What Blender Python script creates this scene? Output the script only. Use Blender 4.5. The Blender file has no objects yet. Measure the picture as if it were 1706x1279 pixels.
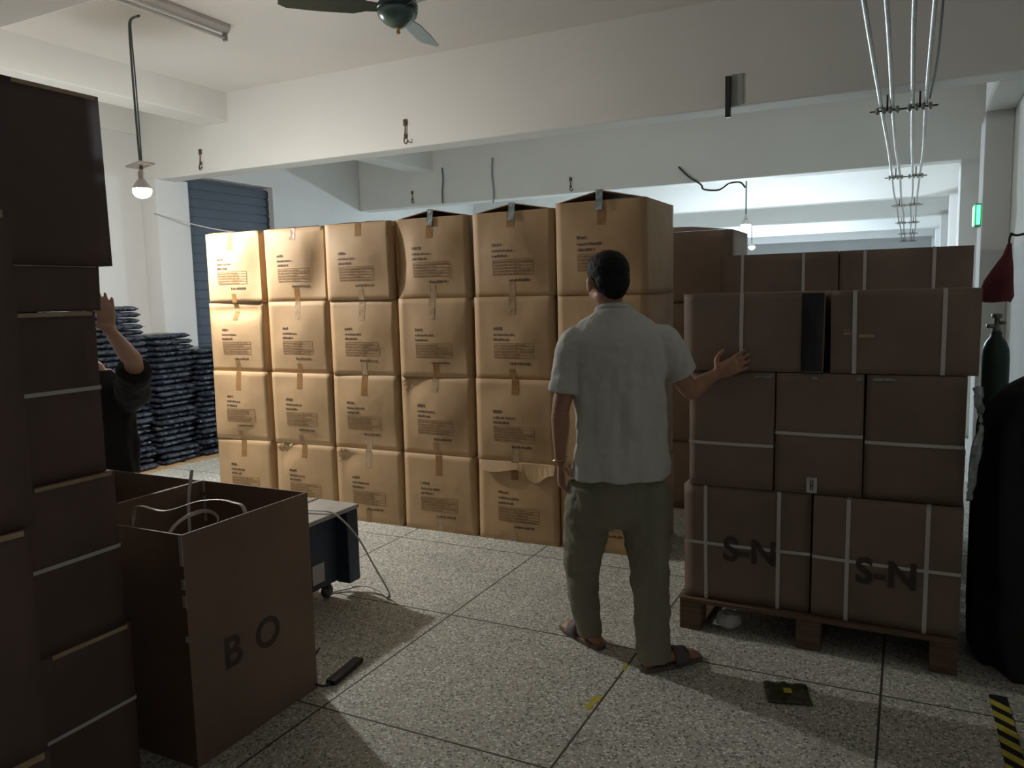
import bpy, bmesh, math, random
from mathutils import Vector, Matrix, noise
C = bpy.context.scene.collection
sc = bpy.context.scene
PI = math.pi
R = math.radians

# ------------------------------------------------------------------ camera
cam_d = bpy.data.cameras.new('camera')
cam = bpy.data.objects.new('camera', cam_d)
C.objects.link(cam)
cam_d.sensor_fit = 'HORIZONTAL'
cam_d.sensor_width = 36.0
cam_d.lens = 36.0 * 1310.0 / 1706.0
cam_d.clip_start = 0.02
YAW, PITCH, ROLL = R(26.8), R(6.4), R(-1.35)
fw = Vector((-math.sin(YAW) * math.cos(PITCH), math.cos(YAW) * math.cos(PITCH), -math.sin(PITCH)))
rt = fw.cross(Vector((0, 0, 1))).normalized()
up = rt.cross(fw)
r2 = rt * math.cos(ROLL) + up * math.sin(ROLL)
u2 = -rt * math.sin(ROLL) + up * math.cos(ROLL)
M = Matrix((r2, u2, -fw)).transposed().to_4x4()
M.translation = Vector((0, 0, 1.55))
cam.matrix_world = M
sc.camera = cam

# ------------------------------------------------------------------ world, exposure
w = bpy.data.worlds.new('World')
sc.world = w
w.use_nodes = True
bgn = w.node_tree.nodes['Background']
bgn.inputs[0].default_value = (0.86, 0.9, 1.0, 1)
bgn.inputs[1].default_value = 0.06
sc.view_settings.view_transform = 'Standard'
sc.view_settings.look = 'None'
sc.view_settings.gamma = 1
sc.view_settings.use_curve_mapping = False
sc.view_settings.exposure = 0.0
BULB_POWER = [1480.0, 3200.0, 5200.0]        # emission strength of the three bare bulbs

# ------------------------------------------------------------------ materials
def new_mat(name):
    m = bpy.data.materials.new(name)
    m.use_nodes = True
    nt = m.node_tree
    return m, nt, nt.nodes['Principled BSDF']

def N(nt, t, **kw):
    n = nt.nodes.new(t)
    for k, v in kw.items():
        setattr(n, k, v)
    return n

def mat(name, col, rough=0.6, metal=0.0, var=0.08, scale=6.0, bump=0.0, bscale=40.0, spec=0.5, stretch=(1, 1, 1), detail=4):
    m, nt, b = new_mat(name)
    tc = N(nt, 'ShaderNodeTexCoord')
    mp = N(nt, 'ShaderNodeMapping')
    mp.inputs['Scale'].default_value = stretch
    nt.links.new(tc.outputs['Object'], mp.inputs[0])
    nz = N(nt, 'ShaderNodeTexNoise')
    nz.inputs['Scale'].default_value = scale
    nz.inputs['Detail'].default_value = detail
    nt.links.new(mp.outputs[0], nz.inputs['Vector'])
    cr = N(nt, 'ShaderNodeValToRGB')
    cr.color_ramp.elements[0].position = 0.3
    cr.color_ramp.elements[1].position = 0.7
    cr.color_ramp.elements[0].color = tuple(max(0, c * (1 - var)) for c in col[:3]) + (1,)
    cr.color_ramp.elements[1].color = tuple(min(1, c * (1 + var)) for c in col[:3]) + (1,)
    nt.links.new(nz.outputs['Fac'], cr.inputs[0])
    nt.links.new(cr.outputs[0], b.inputs['Base Color'])
    b.inputs['Roughness'].default_value = rough
    b.inputs['Metallic'].default_value = metal
    b.inputs['Specular IOR Level'].default_value = spec
    if bump:
        n2 = N(nt, 'ShaderNodeTexNoise')
        n2.inputs['Scale'].default_value = bscale
        n2.inputs['Detail'].default_value = 5
        nt.links.new(mp.outputs[0], n2.inputs['Vector'])
        bp = N(nt, 'ShaderNodeBump')
        bp.inputs['Strength'].default_value = bump
        bp.inputs['Distance'].default_value = 0.01
        nt.links.new(n2.outputs['Fac'], bp.inputs['Height'])
        nt.links.new(bp.outputs[0], b.inputs['Normal'])
    return m

def emis(name, col, s):
    m, nt, b = new_mat(name)
    b.inputs['Base Color'].default_value = (0.8, 0.8, 0.8, 1)
    b.inputs['Emission Color'].default_value = tuple(col) + (1,)
    b.inputs['Emission Strength'].default_value = s
    return m

def cardboard(name, a, b_, rough=0.62, bump=0.25):
    """kraft board: fine fibres, faint corrugation lines, slow colour drift that differs per box"""
    m, nt, b = new_mat(name)
    tc = N(nt, 'ShaderNodeTexCoord')
    oi = N(nt, 'ShaderNodeObjectInfo')
    add = N(nt, 'ShaderNodeVectorMath', operation='ADD')
    sc_ = N(nt, 'ShaderNodeVectorMath', operation='SCALE')
    cmb = N(nt, 'ShaderNodeCombineXYZ')
    for i in range(3):
        nt.links.new(oi.outputs['Random'], cmb.inputs[i])
    nt.links.new(cmb.outputs[0], sc_.inputs[0])
    sc_.inputs['Scale'].default_value = 37.0
    nt.links.new(tc.outputs['Object'], add.inputs[0])
    nt.links.new(sc_.outputs[0], add.inputs[1])
    nz = N(nt, 'ShaderNodeTexNoise')
    nz.inputs['Scale'].default_value = 3.2
    nz.inputs['Detail'].default_value = 5
    nt.links.new(add.outputs[0], nz.inputs['Vector'])
    cr = N(nt, 'ShaderNodeValToRGB')
    cr.color_ramp.elements[0].position = 0.3
    cr.color_ramp.elements[1].position = 0.72
    cr.color_ramp.elements[0].color = tuple(a) + (1,)
    cr.color_ramp.elements[1].color = tuple(b_) + (1,)
    nt.links.new(nz.outputs['Fac'], cr.inputs[0])
    nt.links.new(cr.outputs[0], b.inputs['Base Color'])
    mp = N(nt, 'ShaderNodeMapping')
    mp.inputs['Scale'].default_value = (90, 90, 3)
    nt.links.new(add.outputs[0], mp.inputs[0])
    n2 = N(nt, 'ShaderNodeTexNoise')
    n2.inputs['Scale'].default_value = 1.0
    n2.inputs['Detail'].default_value = 3
    nt.links.new(mp.outputs[0], n2.inputs['Vector'])
    n3 = N(nt, 'ShaderNodeTexNoise')
    n3.inputs['Scale'].default_value = 7
    nt.links.new(add.outputs[0], n3.inputs['Vector'])
    mx = N(nt, 'ShaderNodeMath', operation='MULTIPLY_ADD')
    nt.links.new(n2.outputs['Fac'], mx.inputs[0])
    mx.inputs[1].default_value = 0.05
    nt.links.new(n3.outputs['Fac'], mx.inputs[2])
    bp = N(nt, 'ShaderNodeBump')
    bp.inputs['Strength'].default_value = bump
    bp.inputs['Distance'].default_value = 0.02
    nt.links.new(mx.outputs[0], bp.inputs['Height'])
    nt.links.new(bp.outputs[0], b.inputs['Normal'])
    b.inputs['Roughness'].default_value = rough
    b.inputs['Specular IOR Level'].default_value = 0.35
    return m

M_CARTON = cardboard('kraft_cardboard', (0.44, 0.285, 0.15), (0.54, 0.355, 0.19))
M_CARTON2 = cardboard('brown_cardboard', (0.20, 0.145, 0.11), (0.27, 0.195, 0.15))
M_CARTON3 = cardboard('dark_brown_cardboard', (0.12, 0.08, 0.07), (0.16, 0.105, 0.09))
M_INK = mat('printed_ink', (0.10, 0.06, 0.035), 0.7, var=0.1)
M_INK2 = mat('faded_ink', (0.25, 0.14, 0.06), 0.7, var=0.15, scale=30)
M_INKB = mat('stencil_ink', (0.065, 0.05, 0.042), 0.7, var=0.2, scale=20)
M_TAPE = mat('brown_packing_tape', (0.33, 0.17, 0.06), 0.22, var=0.12, scale=15, bump=0.4, bscale=25, spec=0.6)
M_CTAPE = mat('clear_packing_tape', (0.47, 0.33, 0.2), 0.18, var=0.1, scale=15, bump=0.6, bscale=30, spec=0.7)
M_STRAP = mat('white_plastic_strap', (0.62, 0.61, 0.58), 0.35, var=0.05, bump=0.2, bscale=200)
M_WALL = mat('white_plaster', (0.70, 0.695, 0.67), 0.85, var=0.035, scale=1.3, bump=0.12, bscale=14)
M_CEIL = mat('white_ceiling_paint', (0.72, 0.70, 0.665), 0.9, var=0.03, scale=0.9, bump=0.1, bscale=10)
M_BEAM = mat('white_beam_plaster', (0.72, 0.715, 0.68), 0.85, var=0.03, scale=1.6, bump=0.14, bscale=9)
M_SHUT = mat('dark_blue_shutter', (0.045, 0.06, 0.085), 0.5, var=0.15, scale=3)
M_STEEL = mat('galvanised_conduit', (0.30, 0.285, 0.25), 0.42, 0.7, var=0.2, scale=30)
M_DARKM = mat('dark_iron', (0.05, 0.048, 0.045), 0.45, 0.6, var=0.2, scale=30)
M_RUST = mat('rusty_iron', (0.16, 0.11, 0.07), 0.8, 0.3, var=0.5, scale=60, bump=0.5, bscale=80)
M_CABLE = mat('dark_cable', (0.10, 0.12, 0.12), 0.5, var=0.1)
M_FAN = mat('teal_fan_paint', (0.10, 0.155, 0.145), 0.25, 0.3, var=0.06)
M_FAND = mat('dark_fan_band', (0.028, 0.045, 0.05), 0.3, 0.3, var=0.06)
M_FANG = mat('grey_fan_canopy', (0.27, 0.265, 0.255), 0.4, 0.2, var=0.06)
M_LAMPW = mat('white_enamel', (0.55, 0.52, 0.5), 0.35, var=0.05)
M_GLASS = mat('unlit_tube_glass', (0.55, 0.54, 0.52), 0.15, var=0.03)
M_SHIRT = mat('off_white_cotton', (0.60, 0.60, 0.56), 0.85, var=0.04, scale=5, bump=0.5, bscale=9, stretch=(1.6, 1.6, 0.55))
M_PANTS = mat('khaki_cotton', (0.235, 0.225, 0.165), 0.85, var=0.08, scale=6, bump=0.6, bscale=10, stretch=(1.8, 1.8, 0.5))
M_SKIN = mat('skin', (0.43, 0.235, 0.15), 0.5, var=0.06, scale=12)
M_SKIN2 = mat('light_skin', (0.62, 0.38, 0.27), 0.5, var=0.05, scale=12)
M_HAIR = mat('black_hair', (0.006, 0.006, 0.007), 0.65, var=0.3, scale=60, bump=0.5, bscale=120, spec=0.25)
M_SANDAL = mat('grey_brown_sandal', (0.13, 0.11, 0.10), 0.6, var=0.15, scale=20)
M_SANDR = mat('pink_insole', (0.48, 0.24, 0.18), 0.7, var=0.1)
M_BLACK = mat('black_fabric', (0.012, 0.012, 0.015), 0.75, var=0.3, scale=10, bump=0.7, bscale=9)
M_YELTRIM = mat('yellow_green_trim', (0.42, 0.42, 0.12), 0.7, var=0.1)
M_METAL = mat('brass_bracelet', (0.5, 0.4, 0.22), 0.25, 0.9, var=0.1)
M_BAG = mat('black_plastic_film', (0.03, 0.036, 0.05), 0.14, var=0.3, scale=8, bump=1.0, bscale=24, spec=0.8, stretch=(1, 1, 2.5))
M_WOOD = mat('pallet_wood', (0.16, 0.095, 0.06), 0.75, var=0.25, scale=12, bump=0.4, bscale=30, stretch=(0.3, 4, 4))
M_BLUE = mat('navy_painted_steel', (0.035, 0.055, 0.095), 0.45, 0.1, var=0.12, scale=6)
M_TABLE = mat('grey_steel_top', (0.45, 0.45, 0.42), 0.4, 0.2, var=0.15, scale=8)
M_PAPER = mat('white_paper', (0.62, 0.62, 0.6), 0.8, var=0.05)
M_GREENC = mat('dark_green_cylinder_paint', (0.03, 0.065, 0.04), 0.4, 0.1, var=0.15)
M_RED = mat('maroon_cloth', (0.16, 0.028, 0.035), 0.85, var=0.25, scale=12, bump=0.6, bscale=18)
M_SILV = mat('crinkled_clear_plastic', (0.30, 0.36, 0.37), 0.2, 0.35, var=0.35, scale=22, bump=1.0, bscale=40, spec=0.9)
M_YEL = mat('yellow_tape', (0.55, 0.48, 0.06), 0.6, var=0.2, scale=25)
M_GREYH = mat('grey_wheel', (0.08, 0.08, 0.08), 0.5, var=0.1)

def floor_mat():
    m, nt, b = new_mat('terrazzo')
    geo = N(nt, 'ShaderNodeNewGeometry')
    v1 = N(nt, 'ShaderNodeTexVoronoi')
    v1.inputs['Scale'].default_value = 100
    nt.links.new(geo.outputs['Position'], v1.inputs['Vector'])
    sep = N(nt, 'ShaderNodeSeparateColor')
    nt.links.new(v1.outputs['Color'], sep.inputs[0])
    cr = N(nt, 'ShaderNodeValToRGB')
    cr.color_ramp.interpolation = 'CONSTANT'
    e = cr.color_ramp.elements
    e[0].position = 0; e[0].color = (0.16, 0.16, 0.13, 1)
    e[1].position = 0.17; e[1].color = (0.56, 0.555, 0.49, 1)
    for p, c in ((0.42, (0.74, 0.735, 0.66)), (0.62, (0.30, 0.30, 0.255)), (0.74, (0.9, 0.89, 0.82)), (0.9, (0.58, 0.52, 0.46))):
        x = e.new(p); x.color = c + (1,)
    nt.links.new(sep.outputs[0], cr.inputs[0])
    # mortar between the chips
    vr = N(nt, 'ShaderNodeValToRGB')
    vr.color_ramp.elements[0].position = 0.42; vr.color_ramp.elements[0].color = (0, 0, 0, 1)
    vr.color_ramp.elements[1].position = 0.6; vr.color_ramp.elements[1].color = (1, 1, 1, 1)
    nt.links.new(v1.outputs['Distance'], vr.inputs[0])
    mx = N(nt, 'ShaderNodeMix', data_type='RGBA')
    nt.links.new(vr.outputs[0], mx.inputs[0])
    nt.links.new(cr.outputs[0], mx.inputs[6])
    mx.inputs[7].default_value = (0.48, 0.475, 0.41, 1)
    # large stains
    nz = N(nt, 'ShaderNodeTexNoise')
    nz.inputs['Scale'].default_value = 1.7
    nz.inputs['Detail'].default_value = 6
    nt.links.new(geo.outputs['Position'], nz.inputs['Vector'])
    st = N(nt, 'ShaderNodeMapRange')
    st.inputs[1].default_value = 0.3; st.inputs[2].default_value = 0.75
    st.inputs[3].default_value = 1.12; st.inputs[4].default_value = 0.82
    nt.links.new(nz.outputs['Fac'], st.inputs[0])
    mul = N(nt, 'ShaderNodeMix', data_type='RGBA', blend_type='MULTIPLY')
    mul.inputs[0].default_value = 1
    nt.links.new(mx.outputs[2], mul.inputs[6])
    nt.links.new(st.outputs[0], mul.inputs[7])
    # divider strips, a square grid of 0.957 m
    sp = N(nt, 'ShaderNodeSeparateXYZ')
    nt.links.new(geo.outputs['Position'], sp.inputs[0])
    outs = []
    for ax, off in ((0, 1.967), (1, -3.168)):
        a = N(nt, 'ShaderNodeMath', operation='ADD'); a.inputs[1].default_value = off + 95.7 + 0.4785
        nt.links.new(sp.outputs[ax], a.inputs[0])
        q = N(nt, 'ShaderNodeMath', operation='MODULO'); q.inputs[1].default_value = 0.957
        nt.links.new(a.outputs[0], q.inputs[0])
        s = N(nt, 'ShaderNodeMath', operation='SUBTRACT'); s.inputs[1].default_value = 0.4785
        nt.links.new(q.outputs[0], s.inputs[0])
        ab = N(nt, 'ShaderNodeMath', operation='ABSOLUTE')
        nt.links.new(s.outputs[0], ab.inputs[0])
        lt = N(nt, 'ShaderNodeMath', operation='LESS_THAN'); lt.inputs[1].default_value = 0.0045
        nt.links.new(ab.outputs[0], lt.inputs[0])
        outs.append(lt)
    mm = N(nt, 'ShaderNodeMath', operation='MAXIMUM')
    nt.links.new(outs[0].outputs[0], mm.inputs[0])
    nt.links.new(outs[1].outputs[0], mm.inputs[1])
    fin = N(nt, 'ShaderNodeMix', data_type='RGBA')
    nt.links.new(mm.outputs[0], fin.inputs[0])
    nt.links.new(mul.outputs[2], fin.inputs[6])
    fin.inputs[7].default_value = (0.07, 0.066, 0.05, 1)
    nt.links.new(fin.outputs[2], b.inputs['Base Color'])
    b.inputs['Roughness'].default_value = 0.55
    b.inputs['Specular IOR Level'].default_value = 0.35
    return m
M_FLOOR = floor_mat()

# ------------------------------------------------------------------ helpers
def new_obj(name, me, m=None, parent=None, smooth=False):
    o = bpy.data.objects.new(name, me)
    C.objects.link(o)
    if m is not None:
        me.materials.append(m)
    if smooth:
        for p in me.polygons:
            p.use_smooth = True
    if parent is not None:
        o.parent = parent
    return o

def obj(name, bm, m, parent=None, smooth=False, loc=None, rz=0.0):
    bmesh.ops.recalc_face_normals(bm, faces=bm.faces)
    me = bpy.data.meshes.new(name)
    bm.to_mesh(me)
    bm.free()
    o = new_obj(name, me, m, parent, smooth)
    if loc is not None:
        o.location = loc
    o.rotation_euler.z = rz
    return o

def tag(o, label, cat, group=None):
    o['label'] = label
    o['category'] = cat
    if group:
        o['group'] = group
    return o

def empty(name, loc, label, cat, group=None, rz=0.0):
    o = bpy.data.objects.new(name, None)
    C.objects.link(o)
    o.empty_display_size = 0.05
    o.location = loc
    o.rotation_euler.z = rz
    return tag(o, label, cat, group)

def add_box(bm, x0, x1, y0, y1, z0, z1, mtx=None, bevel=0.0):
    vs = [bm.verts.new((x, y, z)) for z in (z0, z1) for y in (y0, y1) for x in (x0, x1)]
    fs = [bm.faces.new([vs[i] for i in f]) for f in ((0, 2, 3, 1), (4, 5, 7, 6), (0, 1, 5, 4), (2, 6, 7, 3), (0, 4, 6, 2), (1, 3, 7, 5))]
    if bevel > 0:
        es = list({e for f in fs for e in f.edges})
        r = bmesh.ops.bevel(bm, geom=es, offset=bevel, segments=2, affect='EDGES', profile=0.5)
        vs = [v for v in set(v for f in r['faces'] for v in f.verts) | set(v for v in vs if v.is_valid)]
    if mtx is not None:
        for v in vs:
            v.co = mtx @ v.co

def box(x0, x1, y0, y1, z0, z1, bevel=0.0):
    bm = bmesh.new()
    add_box(bm, x0, x1, y0, y1, z0, z1, None, bevel)
    return bm

def struct(name, bm, m):
    o = obj(name, bm, m)
    o['kind'] = 'structure'
    return o

def frame_of(t, ref):
    t = t.normalized()
    a = ref - t * ref.dot(t)
    if a.length < 1e-4:
        a = Vector((1, 0, 0)) - t * t.x
        if a.length < 1e-4:
            a = Vector((0, 1, 0))
    a.normalize()
    return a, t.cross(a)

def catmull(pts, n):
    P_ = [pts[0]] + list(pts) + [pts[-1]]
    out = []
    for i in range(1, len(P_) - 2):
        p0, p1, p2, p3 = P_[i - 1], P_[i], P_[i + 1], P_[i + 2]
        for k in range(n):
            t = k / n
            out.append(tuple(0.5 * ((2 * b) + (-a + c) * t + (2 * a - 5 * b + 4 * c - d) * t * t + (-a + 3 * b - 3 * c + d) * t ** 3)
                             for a, b, c, d in zip(p0, p1, p2, p3)))
    out.append(tuple(pts[-1]))
    return out

def add_tube(bm, pts, rad, seg=8, ref=(0, 0, 1), flat=1.0, caps=True, smooth_n=0):
    """tube through pts; rad is a number or one per point, flat squashes the second axis"""
    if not hasattr(rad, '__len__'):
        rad = [rad] * len(pts)
    if smooth_n:
        q = catmull([tuple(p) + (r_,) for p, r_ in zip(pts, rad)], smooth_n)
        pts = [p[:3] for p in q]
        rad = [p[3] for p in q]
    pts = [Vector(p) for p in pts]
    rings = []
    ref = Vector(ref)
    for i, p in enumerate(pts):
        t = (pts[min(i + 1, len(pts) - 1)] - pts[max(i - 1, 0)])
        if t.length < 1e-7:
            t = Vector((0, 0, 1))
        a, b = frame_of(t, ref)
        rings.append([bm.verts.new(p + (a * math.cos(2 * PI * k / seg) * flat + b * math.sin(2 * PI * k / seg)) * rad[i]) for k in range(seg)])
    for r0, r1 in zip(rings, rings[1:]):
        for k in range(seg):
            bm.faces.new((r0[k], r0[(k + 1) % seg], r1[(k + 1) % seg], r1[k]))
    if caps:
        bm.faces.new(rings[0][::-1])
        bm.faces.new(rings[-1])

def add_capsule(bm, pts, rad, seg=12, ref=(0, 0, 1), flat=1.0, smooth_n=4):
    """tube with rounded ends"""
    if not hasattr(rad, '__len__'):
        rad = [rad] * len(pts)
    q = catmull([tuple(p) + (r_,) for p, r_ in zip(pts, rad)], smooth_n)
    P_ = [Vector(p[:3]) for p in q]
    Rr = [p[3] for p in q]
    d0 = (P_[0] - P_[1]).normalized()
    d1 = (P_[-1] - P_[-2]).normalized()
    pre, prr, post, por = [], [], [], []
    for a in (80, 60, 40, 20):
        pre.append(P_[0] + d0 * Rr[0] * math.sin(R(a)) * min(1, flat + 0.2)); prr.append(Rr[0] * math.cos(R(a)))
    for a in (20, 40, 60, 80):
        post.append(P_[-1] + d1 * Rr[-1] * math.sin(R(a)) * min(1, flat + 0.2)); por.append(Rr[-1] * math.cos(R(a)))
    add_tube(bm, pre + P_ + post, prr + Rr + por, seg, ref, flat)

def add_rings(bm, rings, seg=28, power=2.0):
    """closed body of horizontal superellipse rings (z, cx, cy, rx, ry[, rot])"""
    rs = []
    for rg in rings:
        z, cx_, cy_, rx, ry = rg[:5]
        rot = rg[5] if len(rg) > 5 else 0
        l = []
        for k in range(seg):
            a = 2 * PI * k / seg
            c, s = math.cos(a), math.sin(a)
            x = rx * math.copysign(abs(c) ** (2 / power), c)
            y = ry * math.copysign(abs(s) ** (2 / power), s)
            l.append(bm.verts.new((cx_ + x * math.cos(rot) - y * math.sin(rot), cy_ + x * math.sin(rot) + y * math.cos(rot), z)))
        rs.append(l)
    for r0, r1 in zip(rs, rs[1:]):
        for k in range(seg):
            bm.faces.new((r0[k], r0[(k + 1) % seg], r1[(k + 1) % seg], r1[k]))
    bm.faces.new(rs[0][::-1])
    bm.faces.new(rs[-1])

def add_ellipsoid(bm, c, r, mtx=None, u=20, v=12):
    res = bmesh.ops.create_uvsphere(bm, u_segments=u, v_segments=v, radius=1.0)
    for vt in res['verts']:
        p = Vector((vt.co.x * r[0], vt.co.y * r[1], vt.co.z * r[2]))
        if mtx is not None:
            p = mtx @ p
        vt.co = p + Vector(c)

def add_lathe(bm, prof, seg=24, c=(0, 0, 0)):
    rs = []
    for r_, z in prof:
        rs.append([bm.verts.new((c[0] + max(r_, 1e-4) * math.cos(2 * PI * k / seg), c[1] + max(r_, 1e-4) * math.sin(2 * PI * k / seg), c[2] + z)) for k in range(seg)])
    for a, b in zip(rs, rs[1:]):
        for k in range(seg):
            bm.faces.new((a[k], a[(k + 1) % seg], b[(k + 1) % seg], b[k]))
    bm.faces.new(rs[0][::-1])
    bm.faces.new(rs[-1])

def remesh(o, voxel, smooth_it=4, fac=0.6):
    m = o.modifiers.new('remesh', 'REMESH')
    m.mode = 'VOXEL'
    m.voxel_size = voxel
    m.use_smooth_shade = True
    s = o.modifiers.new('smooth', 'SMOOTH')
    s.factor = fac
    s.iterations = smooth_it

def folds(o, strength, size, depth=2):
    t = bpy.data.textures.new('folds', 'CLOUDS')
    t.noise_scale = size
    t.noise_depth = depth
    d = o.modifiers.new('folds', 'DISPLACE')
    d.texture = t
    d.strength = strength
    d.mid_level = 0.5
    return d

def text_bm(body, size, bold=0.0, depth=0.0006):
    cu = bpy.data.curves.new('lettering', 'FONT')
    cu.body = body
    cu.size = size
    cu.offset = bold
    cu.extrude = depth
    cu.align_x = 'CENTER'
    cu.align_y = 'CENTER'
    to = bpy.data.objects.new('lettering', cu)
    C.objects.link(to)
    bpy.context.view_layer.update()
    me = bpy.data.meshes.new_from_object(to.evaluated_get(bpy.context.evaluated_depsgraph_get()))
    bm = bmesh.new()
    bm.from_mesh(me)
    bpy.data.objects.remove(to)
    bpy.data.curves.remove(cu)
    bpy.data.meshes.remove(me)
    return bm

# ------------------------------------------------------------------ the room
X0, X1, Y0, Y1, H = -7.0, 0.64, -1.6, 26.2, 3.5
ZB = 2.79
struct('floor', box(X0 - 0.5, X1 + 0.2, Y0, Y1, -0.1, 0), M_FLOOR)
struct('ceiling', box(X0 - 0.5, X1 + 0.2, Y0, Y1, H, H + 0.12), M_CEIL)
bm = bmesh.new()
add_box(bm, X0 - 0.15, X0, Y0, 5.95, 0, H)
add_box(bm, X0 - 0.15, X0, 7.48, Y1, 0, H)
add_box(bm, X0 - 0.15, X0, 5.95, 7.48, 2.93, H)
struct('wall_left', bm, M_WALL)
struct('wall_right', box(X1, X1 + 0.15, Y0, Y1, 0, H), M_WALL)
struct('wall_back', box(X0 - 0.15, X1 + 0.15, Y1, Y1 + 0.15, 0, H), M_WALL)
struct('trim_1', box(X0, X0 + 0.04, Y0, 5.6, 3.24, H), M_BEAM)
# roll shutter in the left wall
bm = bmesh.new()
z = 0.0
while z < 2.9:
    add_box(bm, X0 - 0.13, X0 - 0.075, 5.95, 7.48, z, min(z + 0.085, 2.93), None)
    add_box(bm, X0 - 0.13, X0 - 0.09, 5.95, 7.48, z + 0.085, min(z + 0.1, 2.93), None)
    z += 0.1
struct('door_1', bm, M_SHUT)
YB = [2.04, 5.62, 9.2, 12.5, 15.95, 19.3, 22.5]
for i, y in enumerate(YB):
    bm = bmesh.new()
    add_box(bm, X0, X1, y, y + 0.23, ZB, H + 0.06, None, 0.012)
    struct('ceiling_beam', bm, M_BEAM)
struct('ceiling_beam', box(-6.06, -5.76, Y0, Y1 - 0.01, 3.23, H + 0.05, 0.008), M_BEAM)
struct('ceiling_beam', box(0.458, X1, 5.86, 6.85, ZB + 0.002, H + 0.05, 0.008), M_BEAM)
struct('column', box(X0, -6.77, 5.6, 6.0, 0, ZB + 0.02, 0.01), M_WALL)
struct('column', box(0.458, X1, 6.8, 7.2, 0, ZB + 0.003, 0.008), M_WALL)
for y in (9.35, 12.6, 16.0, 19.35, 22.55):
    struct('column', box(0.425 if y < 10 else 0.46, X1, y - 0.15, y + 0.25, 0, ZB + 0.01, 0.008), M_WALL)
# narrow window with upright blind slats, far left
bm = bmesh.new()
for k in range(16):
    y = 9.75 + k * 0.075
    add_box(bm, X0 + 0.02, X0 + 0.035, y, y + 0.05, 1.1, 2.62)
add_box(bm, X0 + 0.005, X0 + 0.05, 9.7, 10.98, 2.62, 2.67)
struct('window_1', bm, mat('cream_blind', (0.75, 0.7, 0.55), 0.6))

# chips and hooks on the beams
def hook(x, y, z0, z1, label, bend=0.03):
    e = empty('wall_hook', (x, y, z0), label, 'hook')
    bm = bmesh.new()
    h = z1 - z0
    add_tube(bm, [(0, -0.012, h), (0.004, -0.014, h * 0.6), (-0.004, -0.016, h * 0.3), (0, -0.03, 0.02), (bend, -0.045, 0.0), (bend * 1.3, -0.03, 0.03)], 0.006, 8, smooth_n=3)
    obj('hook_wire', bm, M_RUST, e, True)
    obj('mounting_plate', box(-0.018, 0.018, -0.012, 0.0, h * 0.75, h, 0.003), M_RUST, e)
    obj('mounting_plate', box(-0.014, 0.014, -0.012, 0.0, h * 0.25, h * 0.42, 0.003), M_RUST, e)
hook(-3.77, 5.62, 2.815, 3.02, 'rusty bracket with a hook on the white beam, below the ceiling fan')
hook(-6.14, 5.62, 2.82, 3.02, 'rusty bracket at the left end of the white beam, by the bare bulb')
hook(-6.1, 9.2, 2.83, 3.0, 'small bent hook on the second beam, above the fourth carton column')
hook(-3.77, 9.2, 2.81, 2.98, 'small hook on the second beam, above the tallest carton')
tag(obj('metal_bracket', box(-1.155, -1.12, 5.59, 5.62, 2.72, 2.99, 0.003), M_DARKM), 'upright black flat iron bracket on the white beam, left of the pipes', 'bracket')
tag(obj('bracket_shadow', box(-1.115, -1.04, 5.612, 5.62, 2.80, 3.0, 0.002), mat('shadow_grey', (0.4, 0.39, 0.37), 0.8)), 'painted grey shadow strip beside the black iron bracket on the beam', 'patch')  # shadow of the bracket painted as a thin grey strip

# hanging wires
def wire(name, pts, r, label, m=M_CABLE, n=4):
    bm = bmesh.new()
    add_tube(bm, pts, r, 6, (0.3, 0.5, 0.7), smooth_n=n)
    return tag(obj(name, bm, m, None, True), label, 'wire')
wire('hanging_wire', [(-5.60, 9.17, 3.26), (-5.59, 9.17, 3.1), (-5.605, 9.165, 2.95), (-5.6, 9.16, 2.8)], 0.010, 'black wire hanging down the second beam, left of the grey pipe')
wire('hanging_wire', [(-4.85, 9.185, 3.32), (-4.86, 9.185, 3.1), (-4.84, 9.185, 2.9), (-4.85, 9.185, 2.75)], 0.012, 'thin grey conduit running down the face of the second beam', mat('grey_conduit', (0.3, 0.31, 0.3), 0.6))
wire('hook_wire', [(-2.42, 9.19, 2.98), (-2.30, 9.17, 2.86), (-2.16, 9.17, 2.76), (-2.12, 9.15, 2.70), (-1.95, 9.15, 2.68), (-1.84, 9.15, 2.74), (-1.72, 9.15, 2.745), (-1.66, 9.15, 2.68)], 0.011, 'bent black hook wire under the second beam above the distant bulbs', M_DARKM)
wire('slack_cable', [(-6.76, 5.55, 2.45), (-6.0, 5.55, 2.26), (-5.2, 5.52, 2.15), (-4.3, 5.5, 2.16), (-3.7, 5.5, 2.2)], 0.006, 'pale slack cable sagging above the left cartons', mat('pale_cable', (0.5, 0.53, 0.55), 0.5))

# conduits on threaded rods under the beams
PX = [-0.20, -0.128, -0.01, 0.062]
yk = [y + 0.26 for y in YB]
for i, x in enumerate(PX):
    pts = []
    for k, y in enumerate(yk[:-1]):
        pts += [(x + 0.006 * math.sin(3 * k + i), y, 2.72), (x + 0.01 * math.sin(2 * k + i * 2), y + 1.7, 2.705)]
    pts = [(x, -1.4, 2.72)] + pts + [(x, yk[-1], 2.72)]
    bm = bmesh.new()
    add_tube(bm, pts, 0.0115, 10, smooth_n=4)
    tag(obj('conduit_pipe', bm, M_STEEL, None, True), ['leftmost of the four steel conduits running under the beams', 'second steel conduit from the left under the beams',
        'third steel conduit from the left under the beams', 'rightmost of the four steel conduits under the beams'][i], 'pipe', 'steel conduits under the beams')
cable_pts = [(0.09, -1.4, 2.75)] + [(0.088 + 0.01 * math.sin(k * 1.7), 0.3 + k * 0.93, 2.745 - 0.012 * (k % 2)) for k in range(7)]
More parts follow.
